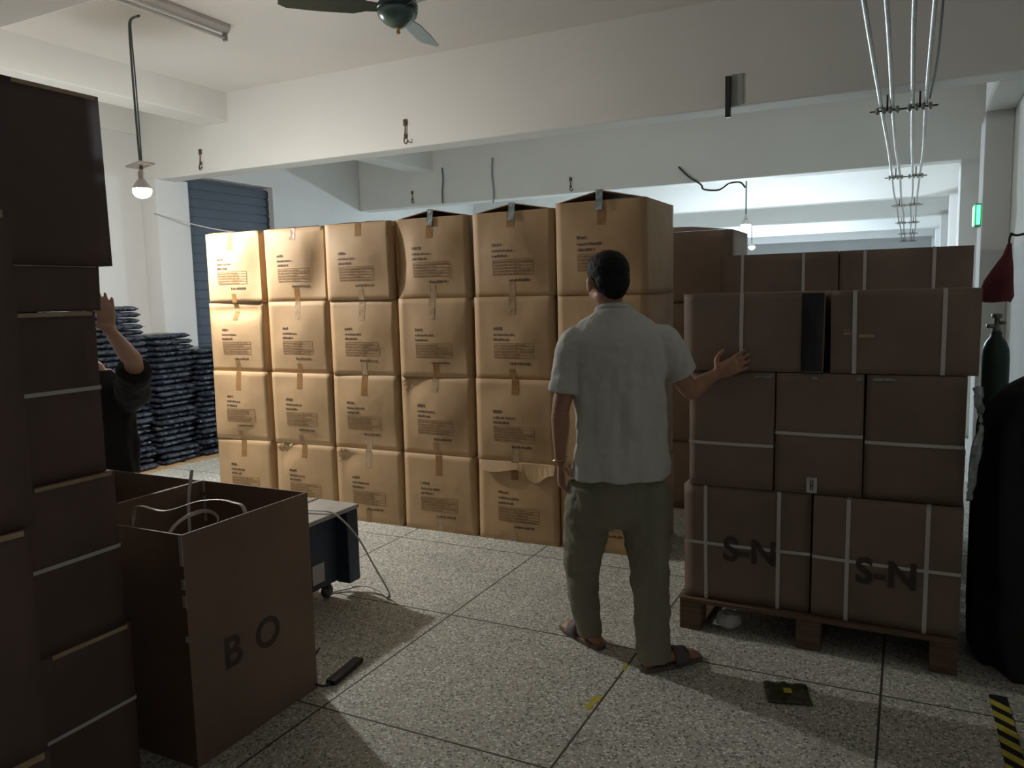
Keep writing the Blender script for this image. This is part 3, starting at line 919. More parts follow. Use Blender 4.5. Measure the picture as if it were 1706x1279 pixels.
# ------------------------------------------------------------------ open cartons
def open_carton(x0, x1, y0, y1, h, label, m, letters=None, tape=True):
    t = 0.006
    w_, d_ = (x1 - x0) / 2, (y1 - y0) / 2
    e = empty('open_carton', ((x0 + x1) / 2, (y0 + y1) / 2, 0), label, 'carton')
    bm = bmesh.new()
    add_box(bm, -w_, w_, -d_, -d_ + t, 0, h)
    add_box(bm, -w_, w_, d_ - t, d_, 0, h)
    add_box(bm, -w_, -w_ + t, -d_ + t, d_ - t, 0, h)
    add_box(bm, w_ - t, w_, -d_ + t, d_ - t, 0, h)
    add_box(bm, -w_ + t, w_ - t, -d_ + t, d_ - t, 0, t)
    obj('box_body', bm, m, e)
    if letters:
        for ch, yy, zz in letters:
            tb = text_bm(ch, 0.155, 0.003)
            bmesh.ops.rotate(tb, verts=tb.verts, cent=(0, 0, 0), matrix=Matrix.Rotation(PI / 2, 3, 'X'))
            bmesh.ops.rotate(tb, verts=tb.verts, cent=(0, 0, 0), matrix=Matrix.Rotation(PI / 2, 3, 'Z'))
            bmesh.ops.translate(tb, verts=tb.verts, vec=(w_ + 0.0012, yy, zz))
            obj('stencilled_letter', tb, M_INKB, e)
    return e, w_, d_
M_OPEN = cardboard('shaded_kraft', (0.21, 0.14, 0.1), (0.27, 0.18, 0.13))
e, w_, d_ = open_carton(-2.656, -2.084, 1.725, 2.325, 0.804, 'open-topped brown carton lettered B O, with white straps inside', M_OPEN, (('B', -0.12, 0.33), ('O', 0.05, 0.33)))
for (za, zb) in ((0.25, 0.33), (0.38, 0.5), (0.55, 0.6), (0.63, 0.74), (0.755, 0.8)):
    obj('glue_dab', box(-w_ + 0.006, -w_ + 0.02, d_ - 0.0085, d_ - 0.0065, za, zb), M_STRAP, e)
for (za, zb) in ((0.70, 0.8), (0.62, 0.655), (0.56, 0.6), (0.44, 0.46)):
    obj('glue_dab', box(w_ - 0.014, w_ + 0.001, -d_ - 0.0022, -d_ - 0.0004, za, zb), M_STRAP, e)
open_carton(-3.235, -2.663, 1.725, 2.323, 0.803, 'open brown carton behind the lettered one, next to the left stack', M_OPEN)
def ribbon(name, pts, wd, label, ref=(0, 0, 1), m=M_STRAP, flat=0.12):
    bm = bmesh.new()
    add_tube(bm, pts, wd, 8, ref, flat, smooth_n=6)
    return tag(obj(name, bm, m, None, True), label, 'strap')
ribbon('plastic_strap', [(-2.60, 1.86, 0.4), (-2.62, 1.95, 0.70), (-2.56, 1.93, 0.80), (-2.42, 1.94, 0.795), (-2.30, 2.0, 0.83), (-2.18, 2.03, 0.83), (-2.10, 2.02, 0.78), (-2.11, 2.0, 0.45)], 0.008, 'white strap curling over the rim of the lettered open carton')
ribbon('plastic_strap', [(-2.56, 2.16, 0.60), (-2.60, 2.2, 0.75), (-2.61, 2.235, 0.87)], 0.009, 'white strap end sticking up inside the lettered open carton', (1, 0, 0))
ribbon('plastic_strap', [(-2.38, 1.83, 0.5), (-2.33, 1.88, 0.74), (-2.3, 2.0, 0.79), (-2.24, 2.02, 0.76), (-2.2, 1.9, 0.72)], 0.008, 'tangled white strap loop down inside the lettered open carton', (0, 1, 0))

# ------------------------------------------------------------------ strapping machine
e = empty('strapping_machine', (-2.86, 2.9, 0), 'low navy strapping machine with grey top beside the open carton', 'machine')
obj('table_top', box(-0.29, 0.29, -0.36, 0.36, 0.455, 0.477, 0.004), M_TABLE, e)
obj('cabinet', box(-0.26, 0.22, -0.33, 0.25, 0.085, 0.454, 0.006), M_BLUE, e)
obj('side_panel', box(0.2, 0.285, 0.26, 0.35, 0.07, 0.454, 0.004), M_BLUE, e)
obj('side_panel', box(-0.285, -0.2, 0.26, 0.35, 0.07, 0.454, 0.004), M_BLUE, e)
obj('slot_cover', box(-0.02, 0.02, -0.355, 0.355, 0.477, 0.482), M_STEEL, e)
obj('name_plate', box(0.22, 0.223, 0.05, 0.14, 0.12, 0.22), M_PAPER, e)
for sx in (-0.2, 0.18):
    for sy in (-0.27, 0.2):
        bm = bmesh.new(); add_lathe(bm, [(0.01, -0.014), (0.034, -0.013), (0.037, 0), (0.034, 0.013), (0.01, 0.014)], 16)
        bmesh.ops.rotate(bm, verts=bm.verts, cent=(0, 0, 0), matrix=Matrix.Rotation(PI / 2, 3, 'Y'))
        bmesh.ops.translate(bm, verts=bm.verts, vec=(sx, sy, 0.038))
        cw = obj('caster_wheel', bm, M_GREYH, e, True)
        obj('caster_fork', box(sx - 0.02, sx + 0.02, sy - 0.012, sy + 0.012, 0.05, 0.087), M_DARKM, e)
ribbon('plastic_strap', [(-2.78, 3.0, 0.488), (-2.66, 3.02, 0.492), (-2.56, 3.05, 0.475), (-2.47, 3.1, 0.36), (-2.41, 3.15, 0.2), (-2.36, 3.2, 0.05), (-2.37, 3.21, 0.012), (-2.45, 3.25, 0.02), (-2.56, 3.25, 0.03), (-2.66, 3.2, 0.012), (-2.72, 3.12, 0.009)], 0.011,
       'white strap running off the machine table down to the floor', (0.3, 0.2, 1), flat=0.4)

# power strip and its cable
e = empty('power_strip', (-2.06, 2.47, 0), 'black power strip on the floor at the corner of the lettered carton', 'power strip', None, R(-84))
obj('strip_body', box(-0.11, 0.11, -0.022, 0.022, 0, 0.022, 0.004), mat('black_plastic', (0.02, 0.02, 0.022), 0.4), e)
bm = bmesh.new(); add_tube(bm, [(0.10, 0, 0.012), (0.135, -0.012, 0.008), (0.15, -0.04, 0.02), (0.13, -0.075, 0.03), (0.09, -0.09, 0.09), (0.05, -0.085, 0.12)], 0.005, 6, smooth_n=4); obj('power_cable', bm, M_DARKM, e, True)

# flattened wrapper and floor tape
bm = bmesh.new()
rnd = random.Random(5)
g = [[bm.verts.new(((i / 10 - 0.5) * 0.16, (j / 10 - 0.5) * 0.16, 0.004 + 0.016 * abs(noise.noise(Vector((i * 0.7, j * 0.7, 3)))))) for i in range(11)] for j in range(11)]
for j in range(10):
    for i in range(10):
        bm.faces.new((g[j][i], g[j][i + 1], g[j + 1][i + 1], g[j + 1][i]))
wr = obj('crushed_packet', bm, mat('dark_printed_film', (0.07, 0.065, 0.04), 0.35, var=0.75, scale=35), None, True, (-0.375, 3.03, 0), R(15))
sol = wr.modifiers.new('thickness', 'SOLIDIFY'); sol.thickness = 0.003; sol.offset = 1
tag(wr, 'small crushed dark packet with a yellow patch on the floor near the pallet', 'packet')
obj('yellow_patch', box(-0.014, 0.016, -0.022, 0.012, 0.018, 0.020), M_YEL, wr)
for (x, y, l, wd, a, lab) in ((-1.035, 2.67, 0.12, 0.032, 84, 'longer yellow tape scrap on the floor joint in front of the man'), (-1.015, 2.99, 0.06, 0.018, 95, 'small yellow tape scrap on the floor joint by the right sandal')):
    bm = bmesh.new()
    pts = [(-l / 2, -wd / 2), (-l * 0.1, -wd * 0.35), (l / 2, -wd / 2), (l * 0.42, wd * 0.4), (0.0, wd / 2), (-l * 0.45, wd * 0.3)]
    lo = [bm.verts.new((p[0], p[1], 0.0004)) for p in pts]; hi = [bm.verts.new((p[0], p[1], 0.0012)) for p in pts]
    bm.faces.new(lo[::-1]); bm.faces.new(hi)
    for k in range(6):
        bm.faces.new((lo[k], lo[(k + 1) % 6], hi[(k + 1) % 6], hi[k]))
    tag(obj('tape_scrap', bm, M_YEL, None, False, (x, y, 0), R(a)), lab, 'tape')
bm = bmesh.new()
add_ellipsoid(bm, (0, 0, 0.045), (0.06, 0.05, 0.045), None, 10, 8)
for v in bm.verts:
    v.co += Vector(noise.noise_vector(v.co * 30)) * 0.012
    v.co.z = max(v.co.z, 0.001)
tag(obj('crumpled_paper', bm, M_PAPER, None, False, (-0.70, 3.55, 0)), 'crumpled white paper under the front edge of the pallet', 'paper')

# hazard tape at lower right
bm = bmesh.new(); add_box(bm, 0, 0.06, 0, 0.62, 0.0004, 0.002)
ht = obj('hazard_tape', bm, M_BLACK, None, False, (0.325, 2.72, 0), R(1))
tag(ht, 'black and yellow hazard tape along the floor at lower right', 'tape')
bm = bmesh.new()
for k in range(7):
    y = k * 0.09
    lo = [(0.0, y), (0.06, y - 0.055), (0.06, y - 0.010), (0.0, y + 0.045)]
    v = [bm.verts.new((p[0], max(0.0, min(p[1], 0.62)), z_)) for z_ in (0.002, 0.0028) for p in lo]
    for fc in ((3, 2, 1, 0), (4, 5, 6, 7), (0, 1, 5, 4), (1, 2, 6, 5), (2, 3, 7, 6), (3, 0, 4, 7)):
        bm.faces.new([v[i] for i in fc])
obj('yellow_stripe', bm, M_YEL, ht)

# ------------------------------------------------------------------ black plastic-wrapped bundles by the left wall
def bundle_mesh(seed, lx, ly, lz):
    bm = bmesh.new()
    nx, ny = 14, 18
    rnd = random.Random(seed)
    o_ = Vector((rnd.uniform(0, 99), 0, 0))
    top, bot = [], []
    for j in range(ny + 1):
        tr, br = [], []
        for i in range(nx + 1):
            u, v = i / nx * 2 - 1, j / ny * 2 - 1
            ed = (1 - abs(u) ** 8) * (1 - abs(v) ** 8)
            wv = noise.noise(Vector((u * 3, v * 3, 0)) + o_) * 0.010 + noise.noise(Vector((u * 9, v * 9, 0)) + o_) * 0.008
            x = u * lx / 2 + noise.noise(Vector((v * 5, 2, u)) + o_) * 0.02
            y = v * ly / 2 + noise.noise(Vector((u * 5, 7, v)) + o_) * 0.02
            tr.append(bm.verts.new((x, y, lz * (0.5 + 0.5 * ed ** 0.2) + wv * 0.5)))
            br.append(bm.verts.new((x, y, lz * (0.5 - 0.5 * ed ** 0.2) + wv * 0.35)))
        top.append(tr); bot.append(br)
    for j in range(ny):
        for i in range(nx):
            bm.faces.new((top[j][i], top[j][i + 1], top[j + 1][i + 1], top[j + 1][i]))
            bm.faces.new((bot[j][i], bot[j + 1][i], bot[j + 1][i + 1], bot[j][i + 1]))
    bmesh.ops.remove_doubles(bm, verts=bm.verts, dist=0.0004)
    me = bpy.data.meshes.new('wrapped_bundle')
    bm.to_mesh(me); bm.free()
    me.materials.append(M_BAG)
    for p in me.polygons:
        p.use_smooth = True
    return me
BM = [bundle_mesh(s, 0.43, 0.462, 0.050) for s in range(7)]
rnd = random.Random(11)
stk = [('the tallest black stack at the far left', 4.78, 28, 0.058), ('the black stack next to the tallest one', 5.28, 23, 0.058), ('the third black stack, beside the white column', 5.78, 20, 0.058), ('the black stack nearest the carton wall', 6.28, 18, 0.058)]
for s, (nm, y, n, t) in enumerate(stk):
    zc = 0.017
    for k in range(n):
        o = bpy.data.objects.new('wrapped_bundle', rnd.choice(BM))
        C.objects.link(o)
        up_ = (s == 0 and k > 22)
        o.location = (-6.5 + rnd.uniform(-0.035, 0.035) + (0.0 if not up_ else -0.05), y + rnd.uniform(-0.012, 0.012), zc)
        o.rotation_euler.z = rnd.choice((0, PI)) + rnd.uniform(-0.10, 0.10)
        o.scale = (0.95, 0.97, rnd.uniform(0.95, 1.0))
        zc += 0.0545 if s else 0.0545
        if k == n - 1:
            tag(o, 'topmost black plastic-wrapped bundle on ' + nm, 'bundle', 'black wrapped bundles')
        else:
            tag(o, 'black plastic-wrapped bundle lying within ' + nm, 'bundle', 'bundles within ' + nm)
tag(obj('cardboard_sheet', box(-6.75, -6.22, 4.3, 5.28, 0, 0.012, 0.002), M_CARTON, None), 'flat cardboard sheet under the tallest black stacks', 'cardboard')
tag(obj('cardboard_sheet', box(-6.73, -6.20, 5.34, 6.45, 0, 0.012, 0.002), M_CARTON, None), 'flat cardboard sheet under the black stacks by the carton wall', 'cardboard')
tag(obj('white_box', box(-6.66, -6.38, 6.1, 6.45, 1.005, 1.075, 0.01), M_PAPER), 'white flat package on top of the black stack nearest the cartons', 'package')

# ------------------------------------------------------------------ right side things
# gas cylinder
e = empty('gas_cylinder', (0.44, 5.12, 0), 'dark green gas cylinder standing before the right column', 'gas cylinder')
bm = bmesh.new(); add_lathe(bm, [(0.062, 0), (0.07, 0.02), (0.07, 1.14), (0.066, 1.19), (0.05, 1.235), (0.03, 1.26), (0.026, 1.29)], 28); obj('cylinder_body', bm, M_GREENC, e, True)
bm = bmesh.new(); add_lathe(bm, [(0.02, 1.28), (0.024, 1.30), (0.018, 1.33), (0.014, 1.36), (0.028, 1.365), (0.028, 1.385), (0.01, 1.39)], 16); add_tube(bm, [(0, 0, 1.32), (-0.05, -0.02, 1.32)], 0.012, 10); add_tube(bm, [(0, 0, 1.335), (0.04, -0.02, 1.34)], 0.01, 10); obj('valve', bm, M_STEEL, e, True)
# red bag on a hook
e = empty('hanging_bag', (0.455, 5.3, 1.45), 'maroon cloth bag hanging from a hook before the right column', 'bag')
bm = bmesh.new()
add_rings(bm, [(0.0, -0.01, 0, 0.075, 0.03), (0.03, -0.012, 0, 0.088, 0.04), (0.12, 0.0, 0, 0.07, 0.04), (0.2, 0.018, 0, 0.045, 0.03), (0.27, 0.035, 0, 0.022, 0.018), (0.33, 0.042, 0, 0.012, 0.01)], 32)
for v in bm.verts:
    v.co += Vector(noise.noise_vector(v.co * 22)) * 0.012
obj('bag_cloth', bm, M_RED, e, True)
bm = bmesh.new(); add_tube(bm, [(0.042, 0, 0.31), (0.044, 0, 0.365), (0.06, 0.0, 0.38)], 0.006, 6, smooth_n=3); obj('bag_loop', bm, M_BLACK, e, True)
bm = bmesh.new(); add_tube(bm, [(0.50, 5.3, 1.835), (0.53, 5.3, 1.822), (0.58, 5.3, 1.83), (0.645, 5.3, 1.835)], 0.007, 8, (0, 1, 0), smooth_n=3)
tag(obj('iron_hook', bm, M_DARKM, None, True), 'dark iron hook on the right wall holding the maroon bag', 'hook')
# heap of black garments
bm = bmesh.new()
add_rings(bm, [(0.0, 0.58, 3.78, 0.30, 0.32), (0.2, 0.57, 3.78, 0.32, 0.34), (0.5, 0.56, 3.78, 0.31, 0.32), (0.8, 0.56, 3.78, 0.30, 0.3), (1.0, 0.565, 3.78, 0.28, 0.27), (1.12, 0.59, 3.78, 0.235, 0.22), (1.19, 0.63, 3.79, 0.17, 0.17), (1.23, 0.66, 3.8, 0.09, 0.1)], 64)
bmesh.ops.subdivide_edges(bm, edges=[e_ for e_ in bm.edges if abs(e_.verts[0].co.z - e_.verts[1].co.z) > 0.03], cuts=6)
for v in bm.verts:
    a = math.atan2(v.co.y - 3.78, v.co.x - 0.58)
    fold = math.sin(a * 11 + v.co.z * 3) * 0.02 + math.sin(a * 23 + v.co.z * 7) * 0.008
    n_ = Vector((math.cos(a), math.sin(a), 0))
    v.co += n_ * fold * min(1, (1.28 - v.co.z) * 3) + Vector(noise.noise_vector(v.co * 4)) * 0.03
    v.co.z = max(v.co.z, 0.0)
    v.co.x = min(max(v.co.x, 0.262), 0.63)
bm2 = bm
tag(obj('black_garments', bm2, M_BLACK, None, True), 'tall heap of black garments beside the pallet at the right edge', 'garments')
# clear plastic wrap beside the pallet stack
bm = bmesh.new()
add_tube(bm, [(0.245, 3.46, 1.16), (0.25, 3.45, 1.10), (0.262, 3.46, 1.03), (0.25, 3.45, 0.93), (0.236, 3.44, 0.8), (0.23, 3.44, 0.72)], [0.012, 0.016, 0.007, 0.02, 0.014, 0.008], 14, smooth_n=6)
for v in bm.verts:
    v.co += Vector(noise.noise_vector(v.co * 40)) * 0.01
    v.co.x = max(v.co.x, 0.216)
tag(obj('plastic_wrap', bm, M_SILV, None, True), 'strip of clear crinkled plastic hanging between the pallet cartons and black garments', 'plastic')

# ------------------------------------------------------------------ people
def add_hand(bm, wrist, df, dt, side_n, curl=0.3, spread=0.14, s=1.0, thumb=0.75):
    """df finger direction, dt thumb-side direction, side_n the way the palm faces"""
    df = Vector(df).normalized()
    dt = (Vector(dt) - df * Vector(dt).dot(df)).normalized()
    pn = Vector(side_n)
    pn = (pn - df * pn.dot(df) - dt * pn.dot(dt)).normalized()
    W = Vector(wrist)
    add_capsule(bm, [W - df * 0.01 * s, W + df * 0.03 * s, W + df * 0.065 * s, W + df * 0.088 * s], [0.024 * s, 0.034 * s, 0.040 * s, 0.037 * s], 16, pn, 0.42, 4)
    lens = [0.072, 0.080, 0.074, 0.058]
    for k in range(4):
        o = (1.5 - k)
        base = W + df * (0.088 - 0.006 * abs(o - 0.5)) * s + dt * o * 0.0195 * s
        d = (df + dt * o * spread * 0.55).normalized()
        p = [base - d * 0.012 * s, base]
        L = lens[k] * s
        ang = 0
        cur = base
        for j, fr in enumerate((0.45, 0.3, 0.25)):
            ang += curl * (0.7 + 0.12 * k) * (1.0 if j else 0.8)
            cur = cur + (d * math.cos(ang) + pn * math.sin(ang)) * L * fr
            p.append(cur)
        add_capsule(bm, p, [0.0095 * s, 0.0095 * s, 0.0088 * s, 0.008 * s, 0.007 * s], 10, pn, 1.0, 3)
    b = W + df * 0.022 * s + dt * 0.022 * s
    p1 = b + (df * (1 - thumb) + dt * thumb + pn * 0.3).normalized() * 0.036 * s
    p2 = p1 + (df * 0.75 + dt * 0.5 + pn * 0.3).normalized() * 0.03 * s
    p3 = p2 + (df * 0.95 + dt * 0.25 + pn * 0.35).normalized() * 0.024 * s
    add_capsule(bm, [b, p1, p2, p3], [0.015 * s, 0.0115 * s, 0.010 * s, 0.008 * s], 10, pn, 1.0, 3)

def add_head(bm, c, turn, nod=0.0, s=1.0):
    m3 = Matrix.Rotation(turn, 3, 'Z') @ Matrix.Rotation(nod, 3, 'X')
    def T(p):
        return Vector(c) + m3 @ (Vector(p) * s)
    def ell(p, r):
        add_ellipsoid(bm, T(p), [q * s for q in r], m3)
    ell((0, -0.008, 0.022), (0.074, 0.094, 0.092))      # skull
    ell((0, 0.035, -0.035), (0.058, 0.055, 0.062))      # face
    ell((0, 0.05, -0.078), (0.036, 0.036, 0.028))       # chin
    ell((0, -0.005, -0.055), (0.06, 0.06, 0.05))        # jaw back
    ell((0.03, 0.062, -0.028), (0.024, 0.022, 0.022))   # cheeks
    ell((-0.03, 0.062, -0.028), (0.024, 0.022, 0.022))
    ell((0, 0.083, 0.012), (0.042, 0.012, 0.01))        # brow
    add_capsule(bm, [T((0, 0.086, 0.004)), T((0, 0.098, -0.016)), T((0, 0.104, -0.03))], [0.007 * s, 0.009 * s, 0.012 * s], 10)
    for sx in (-1, 1):
        ell((sx * 0.012, 0.094, -0.034), (0.008, 0.009, 0.007))
        ell((sx * 0.031, 0.079, -0.002), (0.013, 0.011, 0.009))    # eyes
        ell((sx * 0.079, -0.004, -0.012), (0.009, 0.02, 0.031))  # ears
        ell((sx * 0.083, -0.012, 0.002), (0.008, 0.016, 0.018))
    ell((0, 0.088, -0.056), (0.023, 0.010, 0.006))
    ell((0, 0.087, -0.064), (0.020, 0.010, 0.006))
    return T, m3

def person(root, J, mats, voxel=0.0055):
    skin, shirt_m, pants_m = mats
    bm = bmesh.new()
    T, m3 = add_head(bm, J['head'], J['turn'], J.get('nod', 0), J.get('hs', 1.0))
    hx, hy, hz = J['head']
    nx, ny, nz = J['neck']
    add_capsule(bm, [(nx, ny, nz - 0.06), (nx, ny, nz), (hx, hy - 0.012, hz - 0.05), (hx, hy - 0.01, hz - 0.01)], [0.075, 0.056, 0.052, 0.052], 18)
    add_rings(bm, [(z_, cx_, cy_, rx * (0.76 if z_ < 1.0 else 0.88), ry * (0.7 if z_ < 1.0 else 0.86)) for z_, cx_, cy_, rx, ry in J['torso'][1:-1]], 28)
    for a in ('armL', 'armR'):
        s_, e_, w_ = [Vector(p) for p in J[a]]
        m1 = s_.lerp(e_, 0.45); m2 = e_.lerp(w_, 0.3)
        add_capsule(bm, [s_, m1, e_, m2, w_.lerp(e_, 0.25), w_], [0.050, 0.046, 0.039, 0.040, 0.030, 0.0245], 18, (0, 0, 1), 1.0, 5)
    for k in ('handL', 'handR'):
        h = J[k]
        add_hand(bm, h[0], h[1], h[2], h[3], h[4])
    for a in ('legL', 'legR'):
        h_, k_, f_ = [Vector(p) for p in J[a]]
        add_capsule(bm, [h_, h_.lerp(k_, 0.5), k_, k_.lerp(f_, 0.3), f_ + Vector((0, 0, 0.02))], [0.078, 0.068, 0.052, 0.054, 0.036], 18)
        t = Vector(J['foot' + a[-1]]).normalized()
        toe = f_ + t * 0.17
        fl = f_.z - 0.07
        add_capsule(bm, [f_ - t * 0.045 + Vector((0, 0, -0.04)), f_ + Vector((0, 0, -0.03)), f_ + t * 0.07 + Vector((0, 0, -0.037)), Vector((toe.x, toe.y, fl + 0.018))], [0.03, 0.035, 0.037, 0.03], 14, (0, 0, 1), 0.75, 4)
        sd = Vector((-t.y, t.x, 0))
        for k in range(5):
            p = Vector((toe.x, toe.y, fl + 0.014)) + sd * (k - 2) * 0.0155 + t * (0.018 - 0.004 * abs(k - 1.4))
            add_capsule(bm, [p - t * 0.03, p + t * 0.012], [0.010, 0.009], 8, (0, 0, 1), 1.0, 2)
    b = obj('body', bm, skin, root)
    remesh(b, voxel, 3)
    # hair
    bm = bmesh.new()
    hs = J.get('hs', 1.0)
    for p, r_ in J.get('hair', [((0, -0.018, 0.038), (0.081, 0.093, 0.084)), ((0, -0.046, 0.0), (0.072, 0.062, 0.066)), ((0, -0.06, -0.035), (0.052, 0.036, 0.04)), ((0.0, 0.035, 0.072), (0.062, 0.052, 0.044))]):
        add_ellipsoid(bm, T(p), [q * hs for q in r_], m3)
    h = obj('hair', bm, M_HAIR, root)
    remesh(h, 0.005, 3)
    folds(h, 0.006, 0.012)
    # shirt
    bm = bmesh.new()
    add_rings(bm, J['torso'], 72)
    for v in bm.verts:
        a = math.atan2(v.co.y, v.co.x)
        v.co += Vector((math.cos(a), math.sin(a), 0)) * (0.007 * math.sin(7 * a + 9 * v.co.z) + 0.004 * math.sin(13 * a - 7 * v.co.z)) * max(0, min(1, (1.36 - v.co.z) * 3.0)) 
    for a in ('sleeveL', 'sleeveR'):
        pts, rad = J[a]
        add_tube(bm, pts, rad, 24, (0, 1, 0), 1.0, True, smooth_n=5)
    s = obj('shirt', bm, shirt_m, root)
    remesh(s, 0.006, 5, 0.5)
    d1 = folds(s, 0.022, 0.11, 1)
    folds(s, 0.007, 0.035, 1)
    # trousers
    bm = bmesh.new()
    add_rings(bm, J['hips'], 36)
    for pts, rad in J['trousers']:
        add_tube(bm, pts, rad, 26, (0, 1, 0), 1.0, True, smooth_n=5)
    t = obj('trousers', bm, pants_m, root)
    remesh(t, 0.006, 4, 0.5)
    folds(t, 0.02, 0.08, 1)
    folds(t, 0.006, 0.03, 1)
    return T, m3

man = empty('person', (-1.09, 3.12, 0), 'man in off-white T-shirt and khaki trousers seen from behind, hand on a pallet carton', 'person', None, YAW)
J = dict(head=(-0.030, 0.01, 1.597), turn=R(18), nod=R(-6), neck=(-0.010, -0.005, 1.465), hs=1.06,
    torso=[(0.775, 0.018, 0.0, 0.207, 0.146), (0.86, 0.018, 0, 0.204, 0.142), (0.95, 0.022, 0.0, 0.196, 0.124), (1.05, 0.022, 0, 0.192, 0.122), (1.16, 0.015, 0, 0.195, 0.125), (1.27, 0.012, -0.005, 0.205, 0.128),
           (1.345, 0.012, -0.008, 0.212, 0.12), (1.395, 0.01, -0.008, 0.196, 0.105), (1.432, 0.004, -0.008, 0.152, 0.09), (1.462, -0.002, -0.006, 0.105, 0.076), (1.485, -0.006, -0.004, 0.078, 0.07), (1.492, -0.006, -0.004, 0.074, 0.066)],
    armL=[(-0.165, 0, 1.345), (-0.232, -0.03, 1.08), (-0.235, 0.03, 0.845)],
    armR=[(0.17, 0, 1.345), (0.322, 0.03, 1.135), (0.452, 0.138, 1.186)],
    handL=[(-0.235, 0.032, 0.835), (0.04, 0.1, -1), (0.15, 1, 0.1), (1, -0.15, 0.05), 0.55],
    handR=[(0.456, 0.139, 1.188), (0.155, -0.055, 0.085), (-0.35, 0.0, 0.9), (0.451, 0.893, 0), 0.10],
    sleeveL=([(-0.09, -0.004, 1.365), (-0.165, -0.004, 1.345), (-0.202, -0.010, 1.25), (-0.218, -0.016, 1.145)], [0.05, 0.074, 0.068, 0.067]),
    sleeveR=([(0.10, -0.004, 1.36), (0.185, -0.002, 1.345), (0.245, 0.005, 1.28), (0.288, 0.012, 1.205)], [0.05, 0.076, 0.071, 0.069]),
    hips=[(0.57, 0.008, 0, 0.11, 0.09), (0.63, 0.012, 0, 0.195, 0.125), (0.72, 0.015, 0, 0.202, 0.126), (0.80, 0.018, 0, 0.188, 0.112), (0.86, 0.018, 0, 0.172, 0.098)],
    legL=[(-0.10, 0.0, 0.68), (-0.135, 0.065, 0.46), (-0.108, 0.085, 0.075)], legR=[(0.11, 0, 0.68), (0.125, -0.045, 0.46), (0.145, -0.160, 0.075)],
    footL=(-0.49, 0.87, 0), footR=(0.9, 0.43, 0),
    trousers=[([(-0.095, 0, 0.74), (-0.118, 0.02, 0.6), (-0.14, 0.065, 0.42), (-0.138, 0.08, 0.24), (-0.122, 0.085, 0.12), (-0.112, 0.082, 0.045)], [0.108, 0.104, 0.086, 0.072, 0.062, 0.058]),
              ([(0.112, 0, 0.74), (0.122, -0.015, 0.6), (0.128, -0.05, 0.42), (0.13, -0.10, 0.24), (0.128, -0.145, 0.1), (0.13, -0.158, 0.03)], [0.112, 0.106, 0.088, 0.077, 0.072, 0.070])])
person(man, J, (M_SKIN, M_SHIRT, M_PANTS))
# collar rib
bm = bmesh.new()
add_tube(bm, [(-0.006 + 0.071 * math.cos(a), -0.004 + 0.063 * math.sin(a), 1.483 - 0.02 * math.sin(a)) for a in [2 * PI * k / 24 for k in range(25)]], 0.008, 8, (0, 0, 1), 1.4, False)
obj('collar', bm, M_SHIRT, man, True)
bm = bmesh.new()
add_tube(bm, [(-0.235 + 0.029 * math.cos(a), 0.028 + 0.029 * math.sin(a), 0.852 + 0.006 * math.cos(a)) for a in [2 * PI * k / 20 for k in range(21)]], 0.006, 8, (0, 0, 1), 1.0, False)
obj('bracelet', bm, M_METAL, man, True)
for foot, ank, nm in ((Vector(J['footL']).normalized(), Vector(J['legL'][2]), 'L'), (Vector(J['footR']).normalized(), Vector(J['legR'][2]), 'R')):
    sd = Vector((-foot.y, foot.x, 0))
    out = [(-0.075, 0.022), (-0.082, 0.0), (-0.075, -0.022), (-0.03, -0.036), (0.06, -0.043), (0.14, -0.048), (0.195, -0.035), (0.21, 0.0), (0.195, 0.035), (0.14, 0.048), (0.06, 0.043), (-0.03, 0.036)]
    def sole(z0, z1, k):
        bm = bmesh.new()
        c = Vector((ank.x, ank.y, 0))
        lo = [bm.verts.new(c + foot * a * k + sd * b * k + Vector((0, 0, z0))) for a, b in out]
        hi = [bm.verts.new(c + foot * a * k + sd * b * k + Vector((0, 0, z1))) for a, b in out]
        bm.faces.new(lo[::-1]); bm.faces.new(hi)
        for q in range(len(out)):
            bm.faces.new((lo[q], lo[(q + 1) % len(out)], hi[(q + 1) % len(out)], hi[q]))
        return bm
    sn = obj('sandal', sole(0.0005, 0.018, 1.04), M_SANDAL, man)
    obj('insole', sole(0.018, 0.0205, 0.98), M_SANDR if nm == 'L' else M_SANDAL, sn)
    bm = bmesh.new()
    prev = None
    for k in range(13):
        a = PI * k / 12
        rr = []
        for l in (0.055, 0.125):
            for ro in (1.0, 0.92):
                rr.append(bm.verts.new(Vector((ank.x, ank.y, 0.012)) + foot * (l + 0.012 * math.sin(a)) + sd * math.cos(a) * 0.05 * ro + Vector((0, 0, math.sin(a) * 0.068 * ro * (1 - (l - 0.055) * 3)))))
        rr = [rr[0], rr[2], rr[3], rr[1]]
        if prev:
            for q in range(4):
                bm.faces.new((prev[q], prev[(q + 1) % 4], rr[(q + 1) % 4], rr[q]))
        else:
            bm.faces.new(rr[::-1])
        prev = rr
    bm.faces.new(prev)
    obj('sandal_strap', bm, M_SANDAL, sn, True)

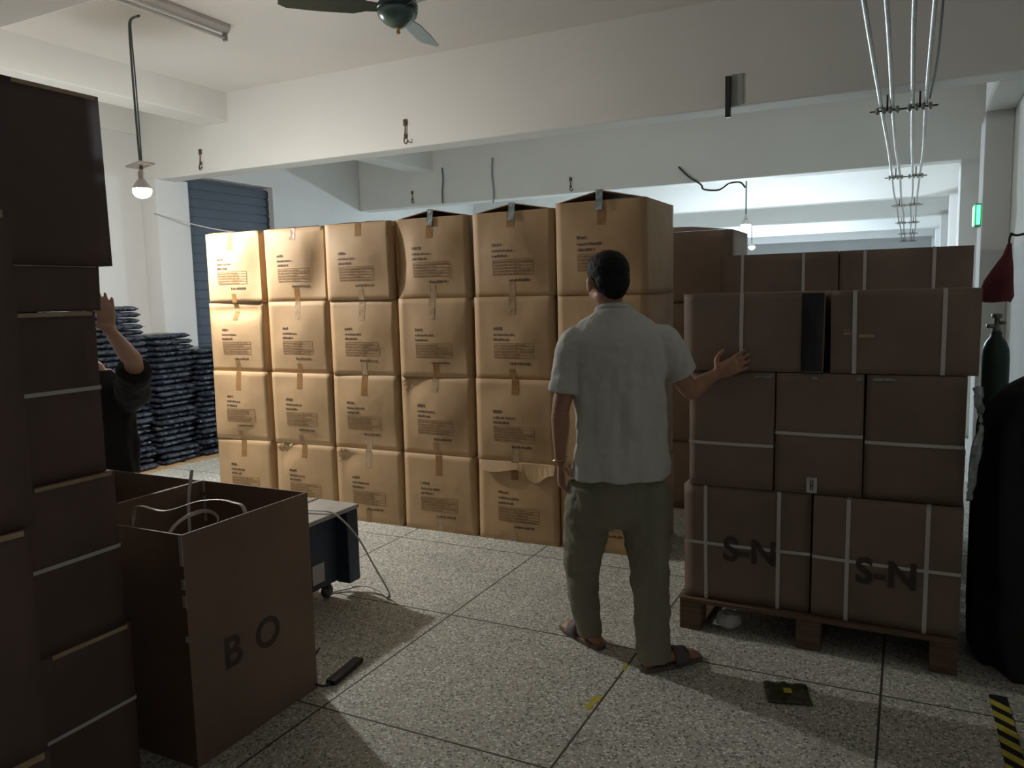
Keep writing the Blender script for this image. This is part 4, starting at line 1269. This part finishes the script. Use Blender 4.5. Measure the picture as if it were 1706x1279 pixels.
# second person, mostly hidden behind the left stack; local frame faces the stack
p2 = empty('person', (-3.485, 2.48, 0), 'person in black T-shirt behind the left stack, one bare arm raised against it', 'person', None, R(190))
def L2(x, y, z_):       # world to the local frame of the second person
    v = Matrix.Rotation(-R(190), 3, 'Z') @ (Vector((x, y, z_)) - Vector((-3.485, 2.48, 0)))
    return (v.x, v.y, v.z)
J2 = dict(head=(0.09, 0.09, 1.35), turn=0.0, nod=R(-25), neck=(0.01, 0.03, 1.24), hs=0.98,
    torso=[(0.74, 0, 0.0, 0.17, 0.11), (0.9, 0, 0, 0.165, 0.108), (1.0, 0, 0, 0.165, 0.11), (1.07, 0, 0.005, 0.175, 0.112), (1.13, 0, 0.01, 0.170, 0.1), (1.18, 0, 0.012, 0.14, 0.085), (1.225, 0, 0.015, 0.09, 0.07), (1.245, 0, 0.015, 0.07, 0.06)],
    armL=[L2(-3.29, 2.51, 1.12), L2(-3.09, 2.37, 1.295), L2(-3.01, 2.21, 1.44)],
    armR=[(0.155, 0.01, 1.18), (0.21, 0.03, 0.95), (0.19, 0.17, 0.78)],
    handL=[L2(-3.02, 2.208, 1.445), (0.0, 0.1, 1), (0.5, 0.87, 0.0), (0.87, -0.5, 0.0), 0.12],
    handR=[(0.19, 0.175, 0.775), (0, 0.8, -0.6), (-1, 0, 0), (0, -0.6, -0.8), 0.4],
    sleeveL=([L2(-3.36, 2.52, 1.10), L2(-3.27, 2.49, 1.13), L2(-3.18, 2.43, 1.2), L2(-3.115, 2.39, 1.262)], [0.072, 0.076, 0.075, 0.074]),
    sleeveR=([(0.1, 0.01, 1.2), (0.155, 0.01, 1.16), (0.185, 0.015, 1.08), (0.205, 0.025, 1.0)], [0.065, 0.066, 0.06, 0.058]),
    hips=[(0.55, 0, 0, 0.1, 0.08), (0.62, 0, 0, 0.165, 0.115), (0.72, 0, 0, 0.165, 0.115), (0.8, 0, 0, 0.155, 0.1)],
    legL=[(-0.08, 0, 0.72), (-0.09, 0.03, 0.42), (-0.1, 0, 0.075)], legR=[(0.08, 0, 0.72), (0.09, 0.03, 0.42), (0.1, 0, 0.075)],
    footL=(-0.2, 1, 0), footR=(0.2, 1, 0),
    trousers=[([(s * 0.08, 0, 0.7), (s * 0.085, 0.01, 0.5), (s * 0.095, 0.02, 0.3), (s * 0.1, 0.0, 0.06)], [0.095, 0.085, 0.07, 0.06]) for s in (-1, 1)])
M_BLACK2 = mat('black_cotton', (0.014, 0.014, 0.016), 0.85, var=0.2)
person(p2, J2, (M_SKIN2, M_BLACK2, M_BLACK2), 0.006)
